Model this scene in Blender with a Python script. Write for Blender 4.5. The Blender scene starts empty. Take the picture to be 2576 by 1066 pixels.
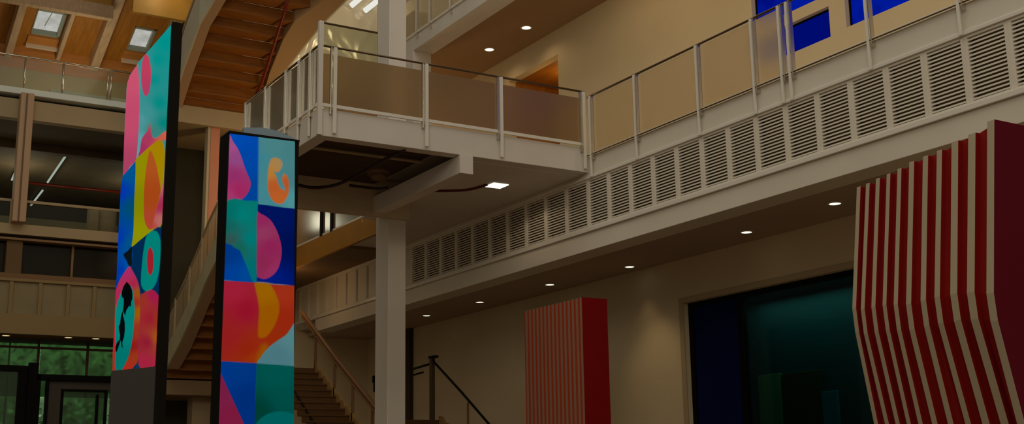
import bpy, math, random
import numpy as np
random.seed(7)
C = bpy.context.scene.collection
SC = bpy.context.scene

# ------------------------------------------------------------------ camera
H, P, RL, F = 0.54582405, 0.2190087, -0.01661437, 3095.77444
EYE = np.array([0, 0, 1.6])
def cam_axes():
    f = np.array([math.sin(H)*math.cos(P), math.cos(H)*math.cos(P), math.sin(P)])
    rt = np.array([math.cos(H), -math.sin(H), 0.0]); u = np.cross(rt, f)
    c, s = math.cos(RL), math.sin(RL)
    return np.array([c*rt+s*u, -s*rt+c*u, f])
M3 = cam_axes()
def ray(x, y): return M3.T @ np.array([(x-1288)/F, (533-y)/F, 1.0])
def U(ax, v, x, y):
    """the place on the plane ax = v that a measured image point belongs to"""
    d = ray(x, y); i = 'XYZ'.index(ax); t = (v-EYE[i])/d[i]
    return EYE + t*d
def Uplane(P0, n, x, y):
    d = ray(x, y); P0 = np.array(P0, float); n = np.array(n, float)
    return EYE + d*np.dot(P0-EYE, n)/np.dot(d, n)
def proj(pts):
    c = (np.asarray(pts)-EYE) @ M3.T
    return 1288+F*c[:, 0]/c[:, 2], 533-F*c[:, 1]/c[:, 2]
cam = bpy.data.cameras.new('camera'); co = bpy.data.objects.new('camera', cam); C.objects.link(co)
from mathutils import Matrix, Vector
R = Matrix((M3[0], M3[1], -M3[2])).transposed()
co.matrix_world = Matrix.Translation(Vector(EYE)) @ R.to_4x4()
cam.sensor_width = 36; cam.lens = 36*F/2576; cam.clip_end = 200; cam.clip_start = 0.05
SC.camera = co

# ------------------------------------------------------------------ materials
def lin(c):
    if isinstance(c, str):
        c = tuple(int(c[i:i+2], 16)/255 for i in (0, 2, 4))
    return tuple((x/12.92 if x <= .04045 else ((x+.055)/1.055)**2.4) for x in c)
MATS = {}
def mat(name, col, rough=.6, metal=0, noise=0.0, scale=3.0, bump=0.0, bscale=40, spec=.4, stretch=None, col2=None, emit=0):
    if name in MATS: return MATS[name]
    m = bpy.data.materials.new(name); m.use_nodes = True; nt = m.node_tree
    b = nt.nodes['Principled BSDF']; c = lin(col)
    b.inputs['Base Color'].default_value = (*c, 1); b.inputs['Roughness'].default_value = rough
    b.inputs['Metallic'].default_value = metal; b.inputs['Specular IOR Level'].default_value = spec
    tc = nt.nodes.new('ShaderNodeTexCoord'); src = tc.outputs['Object']
    if stretch:
        mp = nt.nodes.new('ShaderNodeMapping'); mp.inputs['Scale'].default_value = stretch
        nt.links.new(src, mp.inputs['Vector']); src = mp.outputs['Vector']
    if noise or col2:
        n = nt.nodes.new('ShaderNodeTexNoise'); n.inputs['Scale'].default_value = scale; n.inputs['Detail'].default_value = 5
        nt.links.new(src, n.inputs['Vector'])
        r = nt.nodes.new('ShaderNodeValToRGB')
        c2 = lin(col2) if col2 else tuple(x*(1-noise) for x in c)
        r.color_ramp.elements[0].position = .35; r.color_ramp.elements[1].position = .65
        r.color_ramp.elements[0].color = (*c2, 1); r.color_ramp.elements[1].color = (*c, 1)
        nt.links.new(n.outputs['Fac'], r.inputs['Fac']); nt.links.new(r.outputs['Color'], b.inputs['Base Color'])
    if bump:
        n2 = nt.nodes.new('ShaderNodeTexNoise'); n2.inputs['Scale'].default_value = bscale; n2.inputs['Detail'].default_value = 3
        nt.links.new(src, n2.inputs['Vector'])
        bp = nt.nodes.new('ShaderNodeBump'); bp.inputs['Strength'].default_value = bump; bp.inputs['Distance'].default_value = .05
        nt.links.new(n2.outputs['Fac'], bp.inputs['Height']); nt.links.new(bp.outputs['Normal'], b.inputs['Normal'])
    if emit:
        b.inputs['Emission Color'].default_value = (*c, 1); b.inputs['Emission Strength'].default_value = emit
    MATS[name] = m; return m
def glassy(name, tint, clear=.8, rough=.08, body=None, gloss=.12):
    """thin glazing: part see-through, part milky body, part reflection"""
    if name in MATS: return MATS[name]
    m = bpy.data.materials.new(name); m.use_nodes = True; nt = m.node_tree; nt.nodes.clear()
    out = nt.nodes.new('ShaderNodeOutputMaterial'); tr = nt.nodes.new('ShaderNodeBsdfTransparent')
    tr.inputs['Color'].default_value = (*lin(tint), 1)
    df = nt.nodes.new('ShaderNodeBsdfDiffuse'); df.inputs['Color'].default_value = (*lin(body or tint), 1)
    tl = nt.nodes.new('ShaderNodeBsdfTranslucent'); tl.inputs['Color'].default_value = (*lin(body or tint), 1)
    gl = nt.nodes.new('ShaderNodeBsdfGlossy'); gl.inputs['Roughness'].default_value = rough
    m1 = nt.nodes.new('ShaderNodeMixShader'); m1.inputs[0].default_value = .5
    nt.links.new(df.outputs[0], m1.inputs[1]); nt.links.new(tl.outputs[0], m1.inputs[2])
    m2 = nt.nodes.new('ShaderNodeMixShader'); m2.inputs[0].default_value = clear
    nt.links.new(m1.outputs[0], m2.inputs[1]); nt.links.new(tr.outputs[0], m2.inputs[2])
    fr = nt.nodes.new('ShaderNodeLayerWeight'); fr.inputs['Blend'].default_value = .25
    mu = nt.nodes.new('ShaderNodeMath'); mu.operation = 'MULTIPLY'; mu.inputs[1].default_value = gloss*3
    ad = nt.nodes.new('ShaderNodeMath'); ad.operation = 'ADD'; ad.inputs[1].default_value = gloss*.4; ad.use_clamp = True
    nt.links.new(fr.outputs['Fresnel'], mu.inputs[0]); nt.links.new(mu.outputs[0], ad.inputs[0])
    m3 = nt.nodes.new('ShaderNodeMixShader'); nt.links.new(ad.outputs[0], m3.inputs[0])
    nt.links.new(m2.outputs[0], m3.inputs[1]); nt.links.new(gl.outputs[0], m3.inputs[2])
    nt.links.new(m3.outputs[0], out.inputs[0]); MATS[name] = m; return m
def frosted(name, tint, body, milk=.45, rough=.5):
    if name in MATS: return MATS[name]
    m = bpy.data.materials.new(name); m.use_nodes = True; nt = m.node_tree; nt.nodes.clear()
    out = nt.nodes.new('ShaderNodeOutputMaterial'); rf = nt.nodes.new('ShaderNodeBsdfRefraction')
    rf.inputs['Color'].default_value = (*lin(tint), 1); rf.inputs['IOR'].default_value = 1.08; rf.inputs['Roughness'].default_value = rough
    df = nt.nodes.new('ShaderNodeBsdfDiffuse'); df.inputs['Color'].default_value = (*lin(body), 1)
    tl = nt.nodes.new('ShaderNodeBsdfTranslucent'); tl.inputs['Color'].default_value = (*lin(body), 1)
    m1 = nt.nodes.new('ShaderNodeMixShader'); m1.inputs[0].default_value = .4
    nt.links.new(df.outputs[0], m1.inputs[1]); nt.links.new(tl.outputs[0], m1.inputs[2])
    m2 = nt.nodes.new('ShaderNodeMixShader'); m2.inputs[0].default_value = milk
    nt.links.new(rf.outputs[0], m2.inputs[1]); nt.links.new(m1.outputs[0], m2.inputs[2])
    gl = nt.nodes.new('ShaderNodeBsdfGlossy'); gl.inputs['Roughness'].default_value = .25
    m3 = nt.nodes.new('ShaderNodeMixShader'); m3.inputs[0].default_value = .05
    nt.links.new(m2.outputs[0], m3.inputs[1]); nt.links.new(gl.outputs[0], m3.inputs[2])
    nt.links.new(m3.outputs[0], out.inputs[0]); MATS[name] = m; return m
def emis(name, col, s=1.0, noise=None):
    if name in MATS: return MATS[name]
    m = bpy.data.materials.new(name); m.use_nodes = True; nt = m.node_tree; nt.nodes.clear()
    out = nt.nodes.new('ShaderNodeOutputMaterial'); e = nt.nodes.new('ShaderNodeEmission')
    e.inputs['Color'].default_value = (*lin(col), 1); e.inputs['Strength'].default_value = s
    if noise:
        tc = nt.nodes.new('ShaderNodeTexCoord'); n = nt.nodes.new('ShaderNodeTexNoise'); n.inputs['Scale'].default_value = 2.2
        nt.links.new(tc.outputs['Object'], n.inputs['Vector'])
        r = nt.nodes.new('ShaderNodeValToRGB'); r.color_ramp.elements[0].position = .3; r.color_ramp.elements[1].position = .6
        r.color_ramp.elements[0].color = (*lin(noise), 1); r.color_ramp.elements[1].color = (*lin(col), 1)
        nt.links.new(n.outputs['Fac'], r.inputs['Fac']); nt.links.new(r.outputs['Color'], e.inputs['Color'])
    nt.links.new(e.outputs[0], out.inputs[0]); MATS[name] = m; return m

WHITE = mat('white_paint', 'D6CFC4', .55, noise=.06, scale=1.3, bump=.03, bscale=20)
FACW = mat('gallery_white', 'DAD2C2', .55, noise=.05, scale=1.1)
STEELW = mat('white_steel', 'DDD8CC', .35)
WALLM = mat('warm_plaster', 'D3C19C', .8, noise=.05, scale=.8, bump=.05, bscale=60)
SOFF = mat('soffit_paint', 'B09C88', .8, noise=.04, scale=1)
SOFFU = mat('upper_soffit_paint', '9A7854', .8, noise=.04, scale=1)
VENTB = mat('vent_backing', 'B4A47E', .8)
DARKB = mat('dark_brown_void', '2A2014', .8, noise=.3, scale=1.5)
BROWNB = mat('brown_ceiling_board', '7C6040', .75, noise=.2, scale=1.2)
LEFTW = mat('left_beige', 'AE9A78', .75, noise=.07, scale=.8)
LEFTP = mat('parapet_panel', '8E8060', .8, noise=.1, scale=1.5)
WOODR = mat('roof_wood', 'A86C1E', .55, noise=.25, scale=2.5, stretch=(8, .6, .6), bump=.1, bscale=12)
WOODO = mat('orange_wood', 'BE7C3A', .5, noise=.2, scale=2, stretch=(.6, .6, 6))
BEAMM = mat('pale_timber_beam', 'B89A78', .5, noise=.2, scale=2, stretch=(6, .5, 3), bump=.08, bscale=9)
WOODS = mat('stair_wood', '94590F', .6, noise=.25, scale=2, stretch=(.8, 5, 5), bump=.08, bscale=10)
WOODD = mat('dark_stair_wood', '5E3C12', .6, noise=.25, scale=2, stretch=(.8, 5, 5))
REDP = mat('red_pipe', '7A2410', .4)
BLACK = mat('black_metal', '14110D', .55, spec=.12)
BLACKF = mat('black_frame', '0A0906', .6, spec=.08)
PLINTH = mat('totem_plinth', '3A3733', .55)
CHROME = mat('brushed_steel', 'CFC8B8', .22, metal=.9, bump=.02, bscale=80)
RAILD = mat('bronze_rail', '5C4A34', .3, metal=.6)
FROST = frosted('frosted_glass', 'DCC8A8', 'B09C78', .36)
FROSTY = frosted('frosted_gallery_glass', 'FFF4E0', 'E0D4B4', .36)
CLEAR = glassy('clear_glass', 'E6E8E0', clear=.97, rough=.05, gloss=.04)
SHEEN = glassy('streaky_glass', 'D0CBB8', clear=.55, rough=.12, body='B4AC98', gloss=.25)
DARKG = mat('dark_window_glass', '1A150B', .12, spec=.5)
GREENG = frosted('greenish_glass', 'A8C4A8', '7C9078', .2, .16)
REDS = mat('sculpture_red', '861510', .6, spec=.12, noise=.08, scale=2)
REDF = mat('sculpture_crimson', '660A20', .6, spec=.1, noise=.06, scale=1)
CREAM = mat('sculpture_cream', 'A89C82', .5)
ORS = mat('sculpture_orange', 'A83408', .5)
PINKW = mat('sculpture_pale', '94705C', .55)
REDS2 = mat('small_sculpture_red', '840D0A', .6, spec=.12, noise=.05)
SALMON = mat('salmon_paint', 'C88468', .6, noise=.08, scale=1.5)  # even salmon base colour of the column beside the second totem
BLUEW = emis('blue_backlit_glass', '001CA4', .8, noise='00108A')
BLUEL = emis('dark_blue_backlit_glass', '000C74', .9)
BLUED = mat('blue_panel', '001044', .7, spec=.1, noise=.15, scale=.8)
TEALB = mat('teal_backdrop', '00484A', .6, noise=.25, scale=.6)
TEALG = glassy('teal_glass', '9CCCC8', clear=.94, rough=.05, body='0C3030', gloss=.015)
LAMP = emis('lamp_lens', 'FFF6DC', 1.5)
LAMPY = emis('warm_lamp_lens', 'FFE4A0', 1.0)
TUBE = emis('fluorescent_tube', '9AA69A', 1.0)
SKYP = emis('skylight_glazing', 'B8B8B2', 1.0, noise='9C9C94')
SKYB = emis('bright_skylight', 'E8E6DC', 1.0)
LEAF = mat('leaf_green', '7C9C70', .7, noise=.5, scale=2.5, bump=.5, bscale=6, col2='567850')
TRUNK = mat('trunk_brown', '5A4632', .8)
FLOORM = mat('floor_boards', '8A7258', .5, noise=.15, scale=1, stretch=(6, .5, 1))
GROUND = mat('outside_ground', '6A6A50', .9, noise=.2)
GREYC = mat('grey_cap', '8FA4B4', .4)

# crumpled reflective sheeting behind the stair
def crumple():
    m = bpy.data.materials.new('rippled_reflective_glass'); m.use_nodes = True; nt = m.node_tree
    b = nt.nodes['Principled BSDF']; b.inputs['Base Color'].default_value = (*lin('E0D0B0'), 1)
    b.inputs['Roughness'].default_value = .28; b.inputs['Metallic'].default_value = .25
    tc = nt.nodes.new('ShaderNodeTexCoord'); mp = nt.nodes.new('ShaderNodeMapping'); mp.inputs['Scale'].default_value = (.8, 1, .7)
    mp.inputs['Rotation'].default_value = (0, .6, 0)
    n = nt.nodes.new('ShaderNodeTexNoise'); n.inputs['Scale'].default_value = 1.0; n.inputs['Detail'].default_value = 2; n.inputs['Distortion'].default_value = .8
    bp = nt.nodes.new('ShaderNodeBump'); bp.inputs['Strength'].default_value = 1; bp.inputs['Distance'].default_value = .35
    nt.links.new(tc.outputs['Object'], mp.inputs['Vector']); nt.links.new(mp.outputs[0], n.inputs['Vector'])
    nt.links.new(n.outputs['Fac'], bp.inputs['Height']); nt.links.new(bp.outputs[0], b.inputs['Normal'])
    return m
CRUMP = crumple()

# ------------------------------------------------------------------ mesh helpers
class MB:
    def __init__(s): s.v = []; s.f = []; s.m = []
    def add(s, vs, fs, mi=0):
        o = len(s.v); s.v += [tuple(float(x) for x in v) for v in vs]
        for k, f in enumerate(fs):
            s.f.append(tuple(i+o for i in f)); s.m.append(mi[k] if isinstance(mi, (list, tuple)) else mi)
        return s
    def box(s, x0, x1, y0, y1, z0, z1, mi=0):
        x0, x1 = sorted((x0, x1)); y0, y1 = sorted((y0, y1)); z0, z1 = sorted((z0, z1))
        v = [(x0, y0, z0), (x1, y0, z0), (x1, y1, z0), (x0, y1, z0), (x0, y0, z1), (x1, y0, z1), (x1, y1, z1), (x0, y1, z1)]
        # faces: bottom, top, -y, +x, +y, -x
        return s.add(v, [(3, 2, 1, 0), (4, 5, 6, 7), (0, 1, 5, 4), (1, 2, 6, 5), (2, 3, 7, 6), (3, 0, 4, 7)], mi)
    def prism(s, pts, ax, a0, a1, mi=0, side=None):
        """polygon pts in the two other axes, swept from a0 to a1 along ax"""
        n = len(pts)
        def mk(p, a):
            return {'X': (a, p[0], p[1]), 'Y': (p[0], a, p[1]), 'Z': (p[0], p[1], a)}[ax]
        v = [mk(p, a0) for p in pts]+[mk(p, a1) for p in pts]
        fs = [tuple(range(n))[::-1], tuple(range(n, 2*n))]+[(i, (i+1) % n, n+(i+1) % n, n+i) for i in range(n)]
        ms = [mi, mi]+[(side(i) if side else mi) for i in range(n)]
        return s.add(v, fs, ms)
    def slab(s, quad, d, mi=0):
        """a four-sided (or n-sided) sheet thickened by the vector d"""
        n = len(quad); q = [np.array(p, float) for p in quad]; d = np.array(d, float)
        v = q+[p+d for p in q]
        return s.add(v, [tuple(range(n))[::-1], tuple(range(n, 2*n))]+[(i, (i+1) % n, n+(i+1) % n, n+i) for i in range(n)], mi)
    def tube(s, path, r, n=8, mi=0):
        path = [np.array(p, float) for p in path]; rings = []
        for i, p in enumerate(path):
            t = path[min(i+1, len(path)-1)]-path[max(i-1, 0)]; t /= np.linalg.norm(t)
            a = np.array([0, 0, 1.0]) if abs(t[2]) < .9 else np.array([1.0, 0, 0])
            u = np.cross(t, a); u /= np.linalg.norm(u); w = np.cross(t, u)
            rings.append([p+r*(math.cos(2*math.pi*k/n)*u+math.sin(2*math.pi*k/n)*w) for k in range(n)])
        v = [q for rg in rings for q in rg]; fs = []
        for i in range(len(path)-1):
            for k in range(n):
                fs.append((i*n+k, i*n+(k+1) % n, (i+1)*n+(k+1) % n, (i+1)*n+k))
        fs.append(tuple(range(n))[::-1]); fs.append(tuple((len(path)-1)*n+k for k in range(n)))
        return s.add(v, fs, mi)
    def disc(s, c, r, h, n=24, mi=0, r2=None):
        r2 = r if r2 is None else r2
        v = [(c[0]+r*math.cos(2*math.pi*k/n), c[1]+r*math.sin(2*math.pi*k/n), c[2]) for k in range(n)] + \
            [(c[0]+r2*math.cos(2*math.pi*k/n), c[1]+r2*math.sin(2*math.pi*k/n), c[2]+h) for k in range(n)]
        return s.add(v, [tuple(range(n))[::-1], tuple(range(n, 2*n))]+[(i, (i+1) % n, n+(i+1) % n, n+i) for i in range(n)], mi)
    def ring(s, c, r0, r1, h, n=28, mi=0):
        v = []
        for (r, z) in ((r0, c[2]), (r1, c[2]), (r1, c[2]+h), (r0, c[2]+h)):
            v += [(c[0]+r*math.cos(2*math.pi*k/n), c[1]+r*math.sin(2*math.pi*k/n), z) for k in range(n)]
        fs = []
        for j in range(4):
            for k in range(n):
                a = j*n; b = ((j+1) % 4)*n; fs.append((a+k, a+(k+1) % n, b+(k+1) % n, b+k))
        return s.add(v, fs, mi)
    def build(s, name, mats, parent=None, bevel=0, smooth=False):
        me = bpy.data.meshes.new(name); off = np.array(parent['_o']) if parent is not None and '_o' in parent else np.zeros(3)
        me.from_pydata([tuple(np.array(v)-off) for v in s.v], [], s.f); me.update()
        for m in (mats if isinstance(mats, (list, tuple)) else [mats]): me.materials.append(m)
        me.polygons.foreach_set('material_index', s.m)
        if smooth: me.polygons.foreach_set('use_smooth', [True]*len(s.f))
        import bmesh
        bm = bmesh.new(); bm.from_mesh(me); bmesh.ops.recalc_face_normals(bm, faces=bm.faces); bm.to_mesh(me); bm.free()
        o = bpy.data.objects.new(name, me); C.objects.link(o)
        if parent is not None:
            o.parent = parent; o['_o'] = [float(x) for x in off]
        if bevel:
            b = o.modifiers.new('b', 'BEVEL'); b.width = bevel; b.segments = 2; b.limit_method = 'ANGLE'
        return o
def tag(o, label, cat, group=None, kind=None):
    o['label'] = label; o['category'] = cat
    if group: o['group'] = group
    if kind: o['kind'] = kind
    return o
def thing(name, label, cat, loc, group=None, kind=None):
    o = bpy.data.objects.new(name, None); C.objects.link(o); o.location = [float(x) for x in loc]; o.empty_display_size = .2
    o['_o'] = [float(x) for x in loc]
    return tag(o, label, cat, group, kind)
def struct(name, mb, m, bevel=0, label=None, cat=None):
    o = mb.build(name, m, None, bevel); o['kind'] = 'structure'
    if label: o['label'] = label; o['category'] = cat
    return o
def dup(root, loc, label):
    r = root.copy(); C.objects.link(r); r.location = loc; r['label'] = label
    for ch in root.children:
        c = ch.copy(); C.objects.link(c); c.parent = r
        for g in ch.children:
            d = g.copy(); C.objects.link(d); d.parent = c
    return r
def holes(mb, ax, p0, p1, a0, a1, z0, z1, rects):
    """wall with openings; rects = (a0, a1, z0, z1)"""
    As = sorted({a0, a1, *[min(max(r[i], a0), a1) for r in rects for i in (0, 1)]})
    Zs = sorted({z0, z1, *[min(max(r[i], z0), z1) for r in rects for i in (2, 3)]})
    for i in range(len(As)-1):
        for j in range(len(Zs)-1):
            ca, cz = (As[i]+As[i+1])/2, (Zs[j]+Zs[j+1])/2
            if any(r[0] < ca < r[1] and r[2] < cz < r[3] for r in rects): continue
            if ax == 'X': mb.box(p0, p1, As[i], As[i+1], Zs[j], Zs[j+1])
            else: mb.box(As[i], As[i+1], p0, p1, Zs[j], Zs[j+1])
    return mb
ORD = ['first', 'second', 'third', 'fourth', 'fifth', 'sixth', 'seventh', 'eighth', 'ninth', 'tenth', 'eleventh', 'twelfth', 'thirteenth', 'fourteenth', 'fifteenth', 'sixteenth', 'seventeenth', 'eighteenth']

# ================================================================== SETTING
XF, XW, YP = 13.05, 15.5, 18.66          # gallery front, gallery wall, balcony front
struct('floor', MB().box(-14, 16, -8, 37, -.2, 0), FLOORM)
struct('ground', MB().box(-20, 30, 37, 60, -.25, -.02), GROUND)

# right gallery, level two
struct('floor_slab', MB().box(XF, XW, 3, 34, 7.31, 7.71), FACW, .01, 'cream gallery floor slab whose band runs above the slatted vents', 'floor')
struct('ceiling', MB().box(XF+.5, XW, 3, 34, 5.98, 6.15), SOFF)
mb = MB().box(XF, XF+.5, 3, 32.2, 5.90, 6.25)
mb.box(XF+.22, XF+.5, 3, 34, 6.15, 7.31)
struct('beam', mb, FACW, .008, 'long cream edge beam under the row of slatted vents', 'beam')
struct('trim_1', MB().box(XF-.05, XF+.05, 3, 33.6, 6.25, 6.33), STEELW, .008)
struct('trim_2', MB().box(XF-.03, XF+.05, 3, 33.6, 7.27, 7.33), STEELW, .008)

# upper (third level) slab and its edge
mb = MB().box(XF, XF+.55, 8, 26.1, 12.24, 12.62)
struct('floor_slab', mb, WHITE, .01, 'white floor edge of the topmost gallery at the top of the picture', 'floor')
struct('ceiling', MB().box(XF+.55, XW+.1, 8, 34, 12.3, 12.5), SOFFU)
struct('column', MB().box(XF, XF+.5, 26.1, 26.6, 7.72, 13.3), WHITE, .01, 'white block where the topmost gallery edge ends behind the balcony', 'column')

# gallery wall with windows and niche
up = holes(MB(), 'X', XW, XW+.22, 3, 34, 7.71, 12.3, [(14.6, 16.55, 10.03, 11.9), (14.6, 16.55, 9.24, 9.81), (9.2, 14.22, 9.28, 11.9), (23.29, 25.6, 7.72, 11.67)])
struct('wall_right', up, WALLM)
lo = holes(MB(), 'X', XW, XW+.22, 3, 34, 0, 5.98, [(13.0, 19.0, 0, 5.09)])
struct('wall_right', lo, WALLM)
struct('wall_back', MB().box(11.6, XW+.3, 34, 34.2, 0, 12.2).box(10.8, 11.6, 34, 34.2, 0, 7.3), WALLM)
# niche behind the gallery
mb = MB(); mb.box(XW+.22, XW+1.6, 23.0, 23.29, 7.7, 11.9); mb.box(XW+.22, XW+1.6, 25.6, 25.8, 7.7, 11.9); mb.box(XW+1.6, XW+1.75, 23.0, 25.8, 7.7, 11.9)
mb.box(XW+.22, XW+1.6, 23.29, 25.6, 11.67, 11.9)
struct('door_1', mb, WOODR, 0)
# blue windows: frame > pane
def win(name, y0, y1, z0, z1, gm=None):
    fr = MB(); t = .035
    for a in ((y0, y1, z0, z0+t), (y0, y1, z1-t, z1), (y0, y0+t, z0+t, z1-t), (y1-t, y1, z0+t, z1-t)):
        fr.box(XW+.1, XW+.16, a[0], a[1], a[2], a[3])
    o = struct(name, fr, BLACKF)
    MB().box(XW+.12, XW+.135, y0+t, y1-t, z0+t, z1-t).build('pane', gm or BLUEW, o)
win('window_1', 14.6, 16.55, 10.03, 11.9); win('window_2', 14.6, 16.55, 9.24, 9.81, BLUEL); win('window_3', 9.2, 14.22, 9.28, 11.9)

# blue and teal shopfront opening under the gallery
mb = MB(); mb.box(XW-.03, XW+.0, 19.0, 19.13, 0, 5.2); mb.box(XW-.03, XW+.0, 13.0, 19.0, 5.09, 5.2)
struct('trim_3', mb, LEFTW, .005)
t = thing('door_2', 'dark shopfront opening with a blue leaf and teal glazing', 'door', (XW+.2, 16, 0), kind='structure')
mb = MB()
for (a, b) in ((18.88, 19.0), (17.42, 17.56), (13.0, 13.1)): mb.box(XW+.1, XW+.2, a, b, 0, 5.0)
mb.box(XW+.1, XW+.2, 13.0, 19.0, 5.0, 5.09); mb.build('frame', BLACKF, t)
MB().box(XW+.14, XW+.18, 17.56, 18.88, 0, 5.0).build('blue_panel', BLUED, t)
MB().box(XW+.14, XW+.16, 13.1, 17.42, 0, 5.0).build('teal_pane', TEALG, t)
mb = MB(); mb.box(XW+1, XW+1.1, 12.8, 19.3, 0, 5.3); mb.box(XW+.22, XW+1, 12.8, 19.3, 5.06, 5.2); mb.box(XW+.22, XW+1, 19.2, 19.3, 0, 5.06); mb.box(XW+.22, XW+1, 12.8, 12.9, 0, 5.06)
struct('wall_shop', mb, TEALB)
l = bpy.data.lights.new('shop_lamp', 'AREA'); l.shape = 'RECTANGLE'; l.size = .3; l.size_y = 5; l.energy = 20; l.color = (.75, 1, .92)  # added area fill, keeps the shop interior from going black
o = bpy.data.objects.new('shop_lamp', l); C.objects.link(o); o.location = (XW+.6, 15.5, 5.0)
for (px0, px1, py, nm, lab, col) in ((1905, 1962, 945, 'display_board', 'olive green display board inside the teal shopfront', '6A8050'),
                                     (1964, 2062, 941, 'display_board', 'dark brown display board inside the teal shopfront', '5A3408'),
                                     (2066, 2105, 985, 'display_board', 'small blue display board beside the dark brown one', '106878')):
    a = U('X', XW+.94, px0, py); b = U('X', XW+.94, px1, py)
    tag(MB().box(XW+.94, XW+1.0, a[1], b[1], 0, a[2]).build(nm, mat(nm+lab[:5], col, .6), bevel=.01), lab, 'display board', 'boards inside the shopfront')
struct('trim_5', MB().box(XW-.12, XW, 30.97, 31.5, 0, 5.98), mat('dark_jamb', '3A2A12', .6))
# small black fitting left of the tall white column
a = U('X', XW, 948, 958)
t = thing('wall_phone', 'small black fitting on the wall just left of the tall white column', 'wall fitting', (XW, a[1], a[2]))
MB().box(XW-.1, XW, a[1]-.08, a[1]+.12, a[2]-.05, a[2]+.16).build('case', BLACK, t, .01)
MB().box(XW-.08, XW, a[1]-.06, a[1]+.08, a[2]-.32, a[2]-.06).build('handset', BLACK, t, .01)

# ------------------------------------------------------------------ vent grilles
def grille(Y0, w, label, mats=(FACW, VENTB), slats=True):
    t = thing('vent_grille', label, 'vent grille', (XF, Y0, 6.33), 'slatted vent grilles along the gallery front')
    g = .055; mb = MB()
    mb.box(XF, XF+.1, Y0, Y0+g, 6.33, 7.27); mb.box(XF, XF+.1, Y0+w-g, Y0+w, 6.33, 7.27)
    mb.box(XF, XF+.1, Y0+g, Y0+w-g, 6.33, 6.37); mb.box(XF, XF+.1, Y0+g, Y0+w-g, 7.23, 7.27); mb.build('frame', mats[0], t, .004)
    if slats:
        mb = MB(); n = 16
        for k in range(n):
            z = 6.37+(k+.5)*.86/n; d = .017
            mb.add([(XF+.01, Y0+g, z-d), (XF+.01, Y0+g, z+d*.5), (XF+.12, Y0+g, z+.035), (XF+.12, Y0+g, z+.022),
                    (XF+.01, Y0+w-g, z-d), (XF+.01, Y0+w-g, z+d*.5), (XF+.12, Y0+w-g, z+.035), (XF+.12, Y0+w-g, z+.022)],
                   [(0, 1, 2, 3), (7, 6, 5, 4), (0, 4, 5, 1), (1, 5, 6, 2), (2, 6, 7, 3), (3, 7, 4, 0)])
        mb.build('slats', mats[0], t)
        MB().box(XF+.13, XF+.14, Y0+g, Y0+w-g, 6.37, 7.23).build('backing', mats[1], t)
    else:
        MB().box(XF+.05, XF+.07, Y0+g, Y0+w-g, 6.37, 7.23).build('panel', mats[0], t)
    return t
right = [18.70-.67*(k+1) for k in range(18)]
g0 = None
for k, y in enumerate(right):
    lab = 'cream slatted vent grille, %s along to the right of the balcony' % ORD[k]
    if g0 is None: g0 = grille(y, .67, lab)
    else: dup(g0, (XF, y, 6.33), lab)
g1 = None
for k in range(10):
    y = 18.70+.75*k; lab = 'shaded slatted vent grille under the balcony, %s from its right corner' % ORD[k]
    if g1 is None: g1 = grille(y, .75, lab)
    else: dup(g1, (XF, y, 6.33), lab)
g2 = None
for k in range(11):
    y = 26.2+.66*k; lab = 'plain blank panel beyond the white column, %s from the column' % ORD[k]
    if g2 is None:
        g2 = grille(y, .66, lab, slats=False); g2['category'] = 'wall panel'; g2['group'] = 'blank panels beyond the white column'
        g2.name = 'wall_panel'
    else: dup(g2, (XF, y, 6.33), lab)

# ------------------------------------------------------------------ balcony
mb = MB()
mb.box(7.54, XF, YP, YP+.25, 7.40, 7.88)                 # front edge beam
mb.box(7.54, 7.79, YP+.25, 22.5, 7.40, 7.88)            # side edge beam
mb.box(7.79, XF, YP+.25, 22.6, 7.78, 7.88)               # deck
mb.box(10.52, XF, YP+.25, 23.0, 7.38, 7.5); mb.box(11.8, XF, 23.0, 27.2, 7.38, 7.5); mb.box(11.06, 11.8, 23.0, 24.3, 7.38, 7.5)
mb.box(10.52, XF, 22.6, 23.3, 7.5, 7.88)
struct('balcony', mb, [WHITE], .008, 'white projecting balcony slab with an open brown underside', 'balcony')
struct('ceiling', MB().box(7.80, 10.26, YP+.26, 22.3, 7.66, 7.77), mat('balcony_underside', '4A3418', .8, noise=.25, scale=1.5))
mb = MB(); mb.box(10.25, 10.52, YP-.025, 22.9, 7.06, 7.395)
struct('beam', mb, WHITE, .006, 'white cross beam whose square end shows under the balcony front', 'beam')
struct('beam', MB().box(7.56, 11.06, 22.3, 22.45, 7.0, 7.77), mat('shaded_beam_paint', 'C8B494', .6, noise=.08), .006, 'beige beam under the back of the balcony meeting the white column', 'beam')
struct('column', MB().box(10.66, 11.06, 22.45, 23.05, 0, 14.5), WHITE, .012, 'tall white square column rising behind the balcony', 'column')
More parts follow.
